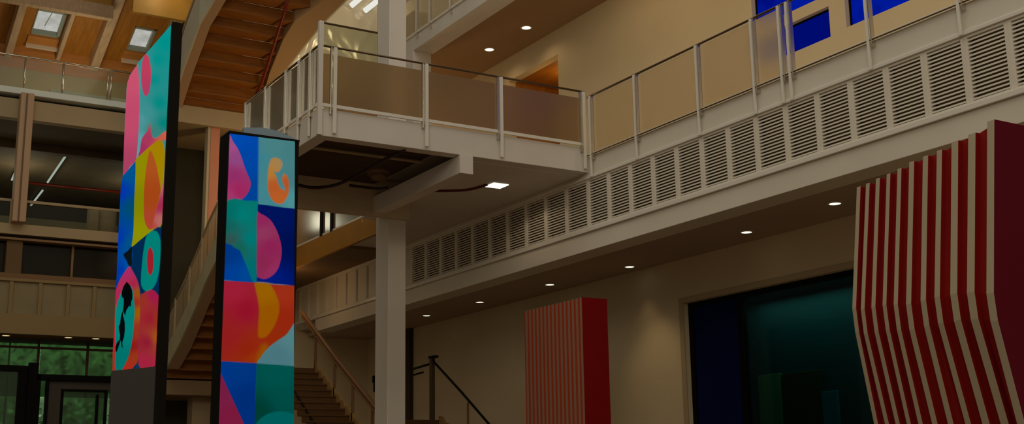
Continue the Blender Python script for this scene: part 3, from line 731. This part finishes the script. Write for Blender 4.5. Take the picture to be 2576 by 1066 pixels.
rr = [U('X', 14.03, *q) for q in ((1087, 905), (1160, 985), (1230, 1066), (1243, 1080))]
MB().tube(rr, .03).build('handrail', BLACK, t, smooth=True)
p = U('X', 14.03, 1087, 905)
MB().box(14.0, 14.1, p[1]-.02, p[1]+.1, 3.15, p[2]+.05).build('newel_post', mat('dark_newel', '4A3820', .6), t, .01)
MB().box(13.98, 14.12, p[1]-.18, p[1]+.12, p[2]+.04, p[2]+.1).build('newel_cap', BLACK, t, .01)
for q0, q1, r in (((1036, 929), (1078, 916), .03), ((1036, 944), (1064, 936), .025)):
    MB().tube([U('X', 14.03, *q0), U('X', 14.03, *q1)], r).build('landing_rail', BLACK, t, smooth=True)
p = U('X', 14.03, 1178, 1012); MB().box(14.0, 14.04, p[1]-.02, p[1]+.02, p[2]-1.3, p[2]).build('post', mat('rail_brown', '7C5838', .5), t)

# ================================================================== SCULPTURES
XS = 7.0
fins = [((2155, 470.7), 2165, 815), ((2178, 462), 2188, 818), ((2203, 449.6), 2213.5, 813), ((2230, 437.7), 2240, 808), ((2257, 425), 2268, 808), ((2286.5, 408), 2300, 807),
        ((2321, 394), 2335, 798), ((2356, 379.6), 2370, 790), ((2393, 357), 2411, 783), ((2435, 338), 2454.6, 780), ((2482.7, 305), 2502, 783)]
kinkx = [2151.5, 2173, 2200, 2228, 2256.5, 2289, 2326, 2361, 2403, 2446, 2495]
botx = [2203, 2230.5, 2257.5, 2285.5, 2315, 2351, 2391, 2435, 2480, 2527, 2568]
t = thing('striped_sculpture', 'large red sculpture with cream vertical fins bent inward at mid height', 'sculpture', (7.5, 5.8, 0))
YS = []; prof = []
for k, ((xl, yt), xr, ky) in enumerate(fins):
    a = U('X', XS, xl, yt); b = U('X', XS, xr, yt); YS.append((a[1], b[1], a[2]))
    ym = (a[1]+b[1])/2; kk = U('Y', ym, kinkx[k], ky); bb = U('Y', ym, botx[k], 1064)
    prof.append((XS, a[2], kk[0], kk[2], bb[0], bb[2]))
WX = 8.3
def outline(pr, dx=0, ztop=None):
    x0, zt, xk, zk, xb, zb = pr; sl = (xb-xk)/(zk-zb); zt = ztop or zt
    zw = zk-1.15; xw = xk+sl*1.15            # waist, then back out to the foot
    return [(x0+dx, zt), (xk+dx, zk+.12), (xk+dx+.012, zk-.06), (xw+dx, zw), (xw+dx-.1, .0)]
for k in range(11):
    ol = outline(prof[k]); y1, y0, zt = YS[k]
    back = 7.6 if k < 10 else WX
    pts = ol+[(back, 0), (back, zt-(.0 if k < 10 else .0))]
    mb = MB(); n_ = len(ol)
    mb.prism(pts, 'Y', y0, y1, 1, side=lambda i, n_=n_: 0 if i < n_-1 else 1)
    mb.build('fin', [CREAM, REDS if k < 10 else REDF], t, .004)
for k in range(10):          # recessed red web between neighbouring fins
    pr = [(a+b)/2 for a, b in zip(prof[k], prof[k+1])]
    zt0 = prof[k][1]; zt1 = YS[k+1][2]
    ol0 = outline(prof[k], .045, zt0+.0); ol1 = outline(prof[k+1], .045, (zt0*.45+zt1*.55))
    ya, yb = YS[k][1], YS[k+1][0]
    A_ = [(x, ya, z) for x, z in ol0]; B_ = [(x, yb, z) for x, z in ol1]
    A_ += [(7.6, ya, 0), (7.6, ya, ol0[0][1])]; B_ += [(7.6, yb, 0), (7.6, yb, ol1[0][1])]
    n_ = len(A_); MB().add(A_+B_, [tuple(range(n_))[::-1], tuple(range(n_, 2*n_))]+[(i, (i+1) % n_, n_+(i+1) % n_, n_+i) for i in range(n_)]).build('web', REDS, t)
MB().box(7.6, WX, YS[10][0], YS[0][0], 0, 3.72).build('body', REDF, t)

# small one
a = U('X', 12.3, 1467, 751); b = U('X', 12.3, 1320, 779); c = U('Y', a[1], 1527, 762); zt = (a[2]+b[2])/2
t = thing('striped_sculpture', 'smaller red box sculpture with thin orange and pale vertical stripes', 'sculpture', (12.6, 18.8, 0))
MB().box(12.305, c[0], a[1]+.019, b[1], 0, zt-.01).build('body', REDS2, t, .004)
MB().box(12.287, 12.305, a[1]+.019, b[1], 0, zt-.01).build('orange_backing', ORS, t)
MB().box(12.28, c[0], a[1], a[1]+.02, 0, zt).build('side_panel', REDS2, t)
n = 15; w = (b[1]-a[1])/n
for k in range(n):
    y = a[1]+k*w; MB().box(12.28, 12.287, y+.02, y+w*.62, 0, zt).build('slat', PINKW, t)

# ================================================================== TOTEMS
def smooth_poly(pts, n=6):
    p = np.array(pts, float); N = len(p); out = []
    for i in range(N):
        p0, p1, p2, p3 = p[i-1], p[i], p[(i+1) % N], p[(i+2) % N]
        for k in range(n):
            t = k/n; out.append(.5*((2*p1)+(-p0+p2)*t+(2*p0-5*p1+4*p2-p3)*t**2+(-p0+3*p1-3*p2+p3)*t**3))
    return np.array(out)
def inside(X, Y, poly):
    r = np.zeros(X.shape, bool); n = len(poly); j = n-1
    for i in range(n):
        xi, yi = poly[i]; xj, yj = poly[j]
        if yi != yj:
            c = ((yi > Y) != (yj > Y)) & (X < (xj-xi)*(Y-yi)/(yj-yi)+xi); r ^= c
        j = i
    return r
def dist(X, Y, poly):
    d = np.full(X.shape, 1e9); n = len(poly)
    for i in range(n):
        a = poly[i]; b = poly[(i+1) % n]; ab = b-a; L2 = (ab**2).sum()+1e-9
        t = np.clip(((X-a[0])*ab[0]+(Y-a[1])*ab[1])/L2, 0, 1)
        d = np.minimum(d, np.hypot(X-a[0]-t*ab[0], Y-a[1]-t*ab[1]))
    return d
def grad(X, Y, stops):
    """stops: list of (x, y, hex) blended by inverse distance, or one hex"""
    if isinstance(stops, str): return np.broadcast_to(np.array(lin(stops)), X.shape+(3,)).copy()
    num = 0; den = 0
    for (x, y, h) in stops:
        w = 1/(((X-x)**2+(Y-y)**2)+40.0)**1.3; num = num+w[..., None]*np.array(lin(h)); den = den+w
    return num/den[..., None]
def paint(X, Y, base, layers):
    col = grad(X, Y, base)
    for L_ in layers:
        kind, pts, stops = L_[0], L_[1], L_[2]; soft = L_[3] if len(L_) > 3 else .55
        if kind == 'e':
            cx, cy, rx, ry = pts; th = np.linspace(0, 2*np.pi, 40, endpoint=False); poly = np.c_[cx+rx*np.cos(th), cy+ry*np.sin(th)]
        elif kind == 's': poly = smooth_poly(pts)
        else: poly = np.array(pts, float)
        x0, y0 = poly.min(0)-soft*2-1; x1, y1 = poly.max(0)+soft*2+1
        m = (X > x0) & (X < x1) & (Y > y0) & (Y < y1)
        if not m.any(): continue
        xs, ys = X[m], Y[m]; ins = inside(xs, ys, poly); d = dist(xs, ys, poly)*np.where(ins, 1, -1)
        a = np.clip(.5+d/(2*soft), 0, 1); c = grad(xs, ys, stops)
        col[m] = col[m]*(1-a[:, None])+c*a[:, None]
    return col
def screen_mesh(parent, grid, cols, name='screen'):
    nu, nv = grid.shape[:2]; me = bpy.data.meshes.new(name); off = np.array(parent['_o'])
    v = (grid.reshape(-1, 3)-off); idx = np.arange(nu*nv).reshape(nu, nv)
    f = np.stack([idx[:-1, :-1], idx[1:, :-1], idx[1:, 1:], idx[:-1, 1:]], -1).reshape(-1, 4)
    me.from_pydata(v.tolist(), [], f.tolist()); me.update()
    ca = me.color_attributes.new('art', 'FLOAT_COLOR', 'POINT')
    ca.data.foreach_set('color', np.c_[cols.reshape(-1, 3), np.ones(nu*nv)].ravel().astype(np.float32))
    m = bpy.data.materials.get('led_screen')
    if not m:
        m = bpy.data.materials.new('led_screen'); m.use_nodes = True; nt = m.node_tree; nt.nodes.clear()
        out = nt.nodes.new('ShaderNodeOutputMaterial'); e = nt.nodes.new('ShaderNodeEmission'); at = nt.nodes.new('ShaderNodeVertexColor'); at.layer_name = 'art'
        nt.links.new(at.outputs[0], e.inputs[0]); nt.links.new(e.outputs[0], out.inputs[0])
    me.materials.append(m); o = bpy.data.objects.new(name, me); C.objects.link(o); o.parent = parent
    return o

ART1 = [
 ('p', [(300, 620), (420, 552), (420, 960), (270, 960)], '00284C'),
 ('s', [(345, 162), (334, 177), (325, 192), (319, 222), (317, 259), (314, 310), (311, 380), (308, 442), (312, 440), (320, 431), (328, 418), (341, 404), (345, 380), (348, 340), (350, 290), (351, 245), (350, 205), (348, 178)], [(335, 190, 'C4506C'), (330, 300, 'BE4868'), (320, 420, 'A83E60')]),
 ('e', (367.5, 189, 12.5, 53), [(370, 150, 'BC3C58'), (365, 230, 'B03A5C')]),
 ('s', [(377, 308), (371, 328), (357, 348), (352, 376), (348, 394), (362, 390), (375, 376), (400, 358), (418, 350), (422, 330), (412, 332), (396, 345), (385, 346), (380, 330)], [(360, 375, 'A02C5C'), (375, 345, 'A43458'), (405, 345, 'C05844'), (420, 335, 'C86048')], .8),
 ('p', [(309, 442), (322, 428), (342, 404), (341, 440), (338, 500), (337, 570), (332, 618), (334, 640), (330, 672), (318, 700), (300, 728), (286, 760), (280, 740), (295, 560), (302, 460)], [(302, 480, '0034A8'), (330, 440, '00508C'), (335, 520, '004A6C'), (300, 600, '0034A4'), (325, 610, '005084'), (305, 680, '0034A0'), (326, 680, '00589C'), (292, 725, '002A88')]),
 ('s', [(342, 402), (352, 391), (373, 371), (388, 359), (397, 353), (405, 353), (412, 364), (415, 390), (413, 430), (408, 480), (406, 563), (395, 571), (372, 588), (352, 604), (332, 620), (333, 605), (336, 575), (338, 500), (341, 440)], [(348, 500, '7E8200'), (345, 600, '8C8C00'), (350, 410, '8C8800'), (395, 370, 'A07C00'), (405, 430, 'A08000')]),
 ('p', [(414, 436), (408, 470), (400, 500), (388, 545), (374, 577), (392, 574), (410, 562), (416, 480)], [(400, 520, 'A02850'), (382, 570, 'AC443C'), (404, 555, 'B06660'), (412, 460, 'B45870')], 1.5),
 ('s', [(378, 379), (373, 391), (369, 414), (365, 445), (362, 489), (362, 534), (364, 556), (370, 571), (377, 577), (382, 570), (390, 540), (400, 500), (404, 478), (401, 455), (394, 418), (386, 392)], [(380, 400, 'A8501C'), (378, 500, 'A04414'), (380, 560, 'A8402C')]),
 ('s', [(332, 620), (322, 630), (312, 638), (311, 643), (318, 655), (324, 668), (331, 668), (332, 645)], '0A1418'),
 ('s', [(388, 580), (379, 582), (370, 592), (366, 600), (363.5, 615), (360, 636), (357, 665), (355, 691), (355, 714), (359, 725), (366, 731.6), (375, 731), (386, 723), (394, 708), (399, 687), (402, 665), (404, 635), (403.6, 607), (401, 594), (396, 584)], '007C72'),
 ('e', (378, 657, 8.5, 35), '981C28'),
 ('s', [(326, 670), (315, 682), (304, 699), (296, 716), (291, 735), (288, 780), (286, 825), (283, 880), (281, 925), (286, 932), (304, 936), (319, 935), (329, 931), (338, 920), (346, 908), (348, 864), (351.5, 822), (353, 781), (352.5, 740), (349, 717), (343, 699), (334, 682)],
  [(318, 690, 'A82860'), (296, 740, 'AC2450'), (336, 715, 'A42048'), (340, 760, '9C2418'), (349, 735, '905000'), (349, 785, '985800'), (347, 830, '94301C'), (335, 870, '8C1818'), (325, 925, 'A42A1C'), (287, 860, 'B02430'), (346, 900, '903814')], 1.0),
 ('s', [(334, 730), (326, 716), (312, 720), (301, 745), (293, 771), (290.6, 802), (290, 833), (290.4, 864), (289.6, 895), (289.6, 921), (292.7, 931), (299, 934), (305, 932), (313, 919), (320.6, 903), (327.8, 880), (333, 853), (336, 822), (338.5, 791), (338.5, 765)], [(300, 800, '00827A'), (330, 800, '007C74'), (300, 910, '007068')]),
 ('p', [(319, 708), (313, 716), (308.5, 725), (305.6, 736), (306.5, 747), (311, 750), (311, 765), (309, 781), (304, 794), (302, 814), (298.5, 820.5), (299.3, 831), (302, 843), (301, 853.5), (293.7, 862), (290.2, 872), (290.6, 884.5), (293, 885.5), (297, 876), (301, 864), (303, 855.6), (306, 872), (308.8, 876), (307.8, 860), (312.3, 847), (314.4, 829), (314, 810), (310, 794), (310, 783), (315, 794), (317.5, 781), (324.7, 769), (329, 772), (330, 758.6), (333, 752), (333.5, 740), (332, 728), (328, 718)], '050808'),
 ('s', [(354, 743), (360, 738), (367.6, 732.6), (379, 728.5), (388, 731), (396, 740), (402, 752), (404, 800), (400, 860), (396, 900), (392, 917), (373, 929), (362, 929), (354, 926), (349.5, 919), (347.4, 905), (348, 864), (351.5, 822), (353, 781)], [(358, 755, '94301C'), (385, 745, '9C1844'), (380, 800, '94182E'), (370, 860, '8C1830'), (365, 915, 'A0203C'), (392, 800, '94301C'), (398, 850, 'A05010')], .8),
 ('p', [(335, 932), (347, 911), (349.5, 920), (356, 930), (350, 936)], '0A3450'),
 ('p', [(330, 940), (340, 932), (352, 929), (362, 931), (380, 928), (394, 919), (400, 960), (330, 960)], '24201C'),
]
BASE1 = [(352, 300, '4E9298'), (358, 200, '4C8E90'), (370, 280, '3C8C8C'), (395, 150, '008C86'), (415, 110, '008E88'), (385, 200, '008A84'), (400, 260, '008880'), (410, 310, '008078'), (385, 330, '3A7C74'), (352, 380, '549CA0'), (348, 350, '549CA0'), (368, 150, '308C88')]
# totem one: wide screen faces -X, narrow black edge faces the viewer
X1 = 2.80
def PU(x, y): return U('X', X1, x, y)
Yr = PU(430.6, 64)[1]
top = [(430.6, 62), (411, 79), (385.6, 108), (368.7, 129), (347.6, 157), (345, 163), (334, 178), (327, 189), (321, 206), (318, 225), (317, 259)]
tp = [(PU(*q)[1], PU(*q)[2]) for q in top]
left = [(314, 310), (309, 441), (304, 470), (299, 560), (296, 626), (293.5, 691), (290.6, 740), (287.5, 822), (282.4, 905), (282.6, 930)]
lf = [(PU(*q)[1], PU(*q)[2]) for q in left]
bot = [(393, 919), (372, 930), (340, 936), (300, 935), (282.6, 930)]
zb = PU(340, 934)[2]
t1 = thing('led_totem', 'tall left display totem with a curved top corner, pink teal yellow artwork', 'display totem', (X1, 11, 0))
bound = sorted(set(tp+lf), key=lambda q: -q[1])       # from top down: farthest extent per height
zz = np.concatenate([np.linspace(tp[0][1], tp[5][1], 40, endpoint=False), np.linspace(tp[5][1], tp[-1][1], 90, endpoint=False), np.linspace(tp[-1][1], zb, 520)])
bz = np.array([q[1] for q in bound][::-1]); by = np.array([q[0] for q in bound][::-1])
by = np.where(bz < tp[-1][1], by, by)
yl = np.interp(zz, bz, by)
uu = np.linspace(0, 1, 150)
Yg = Yr+uu[:, None]*(yl[None, :]-Yr); zbl, zbr = PU(283, 932)[2], PU(393, 921)[2]
zbot = zbr+(Yg-Yr)/(yl[-1]-Yr)*(zbl-zbr); zm = 3.2; zb = zz[-1]
Zg = np.where(zz[None, :] < zm, zm-(zm-zz[None, :])*(zm-zbot)/(zm-zb), zz[None, :])
grid = np.stack([np.full(Yg.shape, X1), Yg, Zg], -1)
gx, gy = proj(grid.reshape(-1, 3)); gx = gx.reshape(Yg.shape); gy = gy.reshape(Yg.shape)
screen_mesh(t1, grid, paint(gx, gy, BASE1, ART1))
side = [(Yr, zb), (Yr, tp[0][1])]+[(float(y), float(z)) for y, z in zip(yl[::12], zz[::12])]+[(float(yl[-1]), zb)]
Xb = U('Y', Yr, 459, 62)[0]
full = [(Yr-.004, 0), (Yr-.004, tp[0][1]+.03)]+[(float(y), float(z)+.01) for y, z in zip(yl[::12], zz[::12])]+[(float(yl[-1]), zb), (PU(276, 1000)[1], 0)]
MB().prism(full, 'X', X1+.006, Xb, 0).build('casing', BLACK, t1)
MB().prism([(Yr+.0, 0), (Yr+.0, zbr), (float(yl[-1])+.02, zbl), (PU(272, 1066)[1], 0)], 'X', X1-.004, X1+.006).build('plinth', PLINTH, t1)

# totem two: screen faces the viewer
Y2 = 10.35
def Q(x, y): return U('Y', Y2, x, y)
ART2 = [
 ('p', [(560, 320), (651, 320), (649, 509), (560, 505)], [(590, 345, '0048AC'), (620, 400, '0044A0'), (640, 480, '004090')], 3),
 ('s', [(575, 343), (588, 358.5), (598.5, 374), (607.5, 394.5), (615.4, 419), (624.4, 442), (630.5, 457.5), (629, 473), (621, 489), (610, 500), (601, 502), (592, 499), (580, 503), (566, 510), (564, 435)], [(582, 365, '9C4A80'), (598, 400, '8C447C'), (590, 440, '902C64'), (600, 480, '9C2458'), (580, 495, 'A03468')]),
 ('s', [(684, 398), (678.5, 408), (675, 426), (673, 453), (674, 476), (680, 496), (689, 507), (700, 512), (711, 511), (720, 500), (726, 485), (727, 464), (725, 449), (720, 439.6), (714.5, 437), (710, 444), (710, 455), (714.5, 467), (717, 478), (707, 474.5), (701, 464), (697.6, 451), (694, 440), (689, 431), (700, 433), (707, 424), (711, 413), (706, 402), (697, 397)], [(690, 408, 'A07C44'), (702, 415, '9C7C50'), (680, 430, 'B0762C'), (690, 470, 'B05424'), (720, 460, 'B05024'), (700, 500, 'B45A24')], 1.6),
 ('p', [(560, 506), (649, 512), (646, 712), (560, 704)], [(580, 640, '003480'), (620, 690, '004490'), (580, 690, '003C90')], .8),
 ('s', [(570, 508), (592, 500), (619, 504.6), (649, 509), (649, 550), (647, 640), (646, 709), (636, 707), (623, 677), (612, 649), (603, 630), (592, 624), (582, 616), (566, 606), (566, 560)], [(580, 530, '006C64'), (610, 540, '007870'), (630, 600, '007470'), (635, 680, '00686C'), (580, 605, '30504C'), (600, 622, '106054'), (575, 570, '106058')], 1.6),
 ('p', [(648.5, 513), (750, 526), (750, 720), (645.5, 708)], [(700, 540, '001258'), (730, 620, '000E4C'), (665, 700, '001A78')], .7),
 ('s', [(647, 538), (657, 538), (670.6, 545), (684, 557.5), (697.6, 582), (705.5, 607), (709, 629.6), (706.6, 652), (700, 674.6), (688.6, 690), (675, 699), (662.7, 702), (652.6, 698), (646, 690), (646, 610)], [(660, 555, '8C2458'), (665, 585, '8C3458'), (680, 620, '8A2050'), (665, 660, '86244C'), (690, 680, '902C58')]),
 ('p', [(550, 704), (750, 719), (750, 922), (545, 907)], [(590, 730, '9A1C34'), (620, 780, '901028'), (580, 850, '8E1C1C'), (625, 880, '8C200C'), (715, 740, '982C14'), (715, 800, '90240C'), (690, 850, '8C2808'), (640, 900, '903008')], .7),
 ('s', [(643, 711), (675, 712.5), (686, 724), (695, 742), (702, 764), (701.7, 784.6), (695, 809), (684, 829.6), (673, 843), (664, 849), (650, 846), (650, 816), (652, 780), (649, 753), (643, 726)], [(665, 735, '965C00'), (680, 790, '905000'), (660, 840, '945000')], 2.5),
 ('s', [(645, 911), (650, 890), (660, 868), (672, 868), (668, 885), (655, 905)], '8C4C00', 7),
 ('s', [(742, 812), (729, 829.6), (718, 843), (697.6, 856.6), (679.6, 870), (666, 883.7), (657, 897), (649, 914), (700, 918), (760, 924), (760, 820)], [(700, 890, '48727A'), (730, 850, '4E7C80')]),
 ('p', [(545, 907.5), (646, 913), (637, 1200), (540, 1200)], [(600, 930, '00347C'), (620, 1000, '002C74'), (560, 930, '003484')], .8),
 ('p', [(555.2, 938), (614, 1066), (640, 1120), (540, 1120)], [(570, 990, '741C40'), (590, 1050, '78183A')], .8),
 ('p', [(645.5, 913.5), (750, 921), (750, 1200), (636, 1200)], [(700, 940, '00504A'), (650, 1040, '003A30'), (720, 1000, '004A44')], .9),
 ('e', (705, 1100, 72, 66), '005A58', 1.2),
]
BASE2 = [(690, 370, '467E80'), (730, 380, '427A7C'), (690, 500, '3E8088'), (655, 400, '3C7E88'), (735, 500, '4C8C90'), (735, 450, '44787C')]
t2 = thing('led_totem', 'right display totem facing forward with a grid of coloured shapes', 'display totem', (3.7, Y2, 0))
zs = np.concatenate([np.linspace(0, 1, 560)]); us = np.linspace(0, 1, 175)
tl, tr_, bl, br = Q(577.5, 336), Q(741.5, 356), Q(550, 1066), Q(738.5, 1066)
def ext(a, b): # extend down to z = .5
    k = (a[2]-.55)/(a[2]-b[2]); return a+(b-a)*k
bl2, br2 = ext(tl, bl), ext(tr_, br)
Gd = (1-us)[:, None, None]*((1-zs)[None, :, None]*tl+zs[None, :, None]*bl2)+us[:, None, None]*((1-zs)[None, :, None]*tr_+zs[None, :, None]*br2)
Gd[..., 1] = Y2-.004
gx, gy = proj(Gd.reshape(-1, 3)); gx = gx.reshape(Gd.shape[:2]); gy = gy.reshape(Gd.shape[:2])
screen_mesh(t2, Gd, paint(gx, gy, BASE2, ART2))
q = Q(746, 352); xr = Q(745, 700)[0]; xl = Q(575, 330)[0]; zt_l, zt_r = Q(575, 329)[2], q[2]
dY = U('X', xl, 555, 322)[1]
mb = MB(); mb.prism([(xl, 0), (xr, 0), (xr, zt_r), (xl, zt_l)], 'Y', Y2, dY); mb.build('casing', BLACK, t2, .004)
mb = MB(); mb.prism([(xl-.0, zt_l), (xr, zt_r), (xr, Q(741.5, 356)[2]), (xl, Q(577, 336)[2])], 'Y', Y2-.012, Y2); mb.build('bezel', BLACK, t2)
a_ = U('Y', dY+.02, 612, 322); b_ = U('Y', dY+.02, 746, 352); m_ = U('Y', dY+.02, 660, 322); m2 = U('Y', dY+.02, 700, 331)
mb = MB(); mb.prism([(a_[0], a_[2]), (m_[0], m_[2]), (m2[0], m2[2]), (b_[0], b_[2]), (b_[0], b_[2]-.5), (a_[0], b_[2]-.5)], 'Y', dY, dY+.05); mb.build('rear_cover', GREYC, t2)

# ================================================================== LIGHT
def aim(o, tgt):
    d = Vector(tgt)-o.location; o.rotation_euler = d.to_track_quat('-Z', 'Y').to_euler()
l = bpy.data.lights.new('wall_washer', 'SPOT'); l.energy = 38; l.color = (1, .74, .42); l.spot_size = 1.05; l.spot_blend = .9; l.shadow_soft_size = .08
o = bpy.data.objects.new('wall_washer', l); C.objects.link(o); o.location = (13.75, 19.5, 5.9); aim(o, (15.5, 19.9, 3.2))
l = bpy.data.lights.new('gallery_cove', 'AREA'); l.shape = 'RECTANGLE'; l.size = .2; l.size_y = 14; l.energy = 62; l.color = (1, .74, .44)  # added unseen strip that brightens the gallery wall evenly
o = bpy.data.objects.new('gallery_cove', l); C.objects.link(o); o.location = (13.72, 13.5, 12.26); o.rotation_euler = (0, math.radians(-25), 0)
l = bpy.data.lights.new('under_gallery_lamp', 'POINT'); l.energy = 10; l.color = (1, .6, .25); l.shadow_soft_size = .3  # added warm fill, tints the blank panels orange
o = bpy.data.objects.new('under_gallery_lamp', l); C.objects.link(o); o.location = (11.6, 30.5, 6.7)
for p_, e_ in (((6.5, 41.5, 11.2), 45), ((10.5, 42, 11.2), 45), ((4, 40, 11.2), 25)):
    l = bpy.data.lights.new('storey_lamp', 'POINT'); l.energy = e_; l.color = (1, .95, .7); l.shadow_soft_size = .4
    o = bpy.data.objects.new('storey_lamp', l); C.objects.link(o); o.location = p_
l = bpy.data.lights.new('roof_panel_lamp', 'POINT'); l.energy = 30; l.color = (1, .8, .45); l.shadow_soft_size = .3  # added point fill, brightens the yellow roof panels
o = bpy.data.objects.new('roof_panel_lamp', l); C.objects.link(o); o.location = (9.2, 34.6, 16.6)
l = bpy.data.lights.new('glazed_wall_lamp', 'POINT'); l.energy = 90; l.color = (1, .88, .62); l.shadow_soft_size = .5  # added unseen fill, brightens the rippled wall
o = bpy.data.objects.new('glazed_wall_lamp', l); C.objects.link(o); o.location = (14.2, 31.5, 15.5)
w = bpy.data.worlds.new('world'); SC.world = w; w.use_nodes = True
bg = w.node_tree.nodes['Background']; bg.inputs['Color'].default_value = (1.0, .86, .62, 1); bg.inputs['Strength'].default_value = .15
def area(name, loc, rot, sx, sy, e, col):
    l = bpy.data.lights.new(name, 'AREA'); l.shape = 'RECTANGLE'; l.size = sx; l.size_y = sy; l.energy = e; l.color = col
    o = bpy.data.objects.new(name, l); C.objects.link(o); o.location = loc; o.rotation_euler = rot
    return o
# daylight from the glass roof over the hall and added front fill from behind the viewer
area('roof_daylight', (4, 12, 22), (0, 0, 0), 18, 22, 1500, (1, .93, .80))
area('garden_daylight', (10, 50.5, 13), (math.radians(35), 0, 0), 16, 3, 2800, (.92, 1, .9))
area('window_wall_daylight', (-7, -8, 15), (math.radians(62), 0, math.radians(-32)), 16, 8, 1300, (1, .9, .74))
l = bpy.data.lights.new('niche_lamp', 'POINT'); l.energy = 12; l.color = (1, .6, .2); l.shadow_soft_size = .2
o = bpy.data.objects.new('niche_lamp', l); C.objects.link(o); o.location = (16.4, 24.2, 11.2)
l = bpy.data.lights.new('stair_hall_lamp', 'POINT'); l.energy = 130; l.color = (1, .66, .3); l.shadow_soft_size = .3  # unseen warm fill, brightens the space behind the walkway
o = bpy.data.objects.new('stair_hall_lamp', l); C.objects.link(o); o.location = (12.6, 31, 9.6)
l = bpy.data.lights.new('roof_uplight', 'POINT'); l.energy = 75; l.color = (1, .85, .6); l.shadow_soft_size = .4  # unseen fill added for the roof timber
o = bpy.data.objects.new('roof_uplight', l); C.objects.link(o); o.location = (7.5, 37.6, 13.6)

vs = SC.view_settings; vs.view_transform = 'Standard'; vs.look = 'None'; vs.exposure = 0; vs.gamma = 1; vs.use_curve_mapping = False
SC.cycles.max_bounces = 8; SC.cycles.transparent_max_bounces = 16; SC.cycles.use_denoising = True; SC.cycles.sample_clamp_indirect = 3
for o in list(bpy.data.objects):
    if '_o' in o: del o['_o']
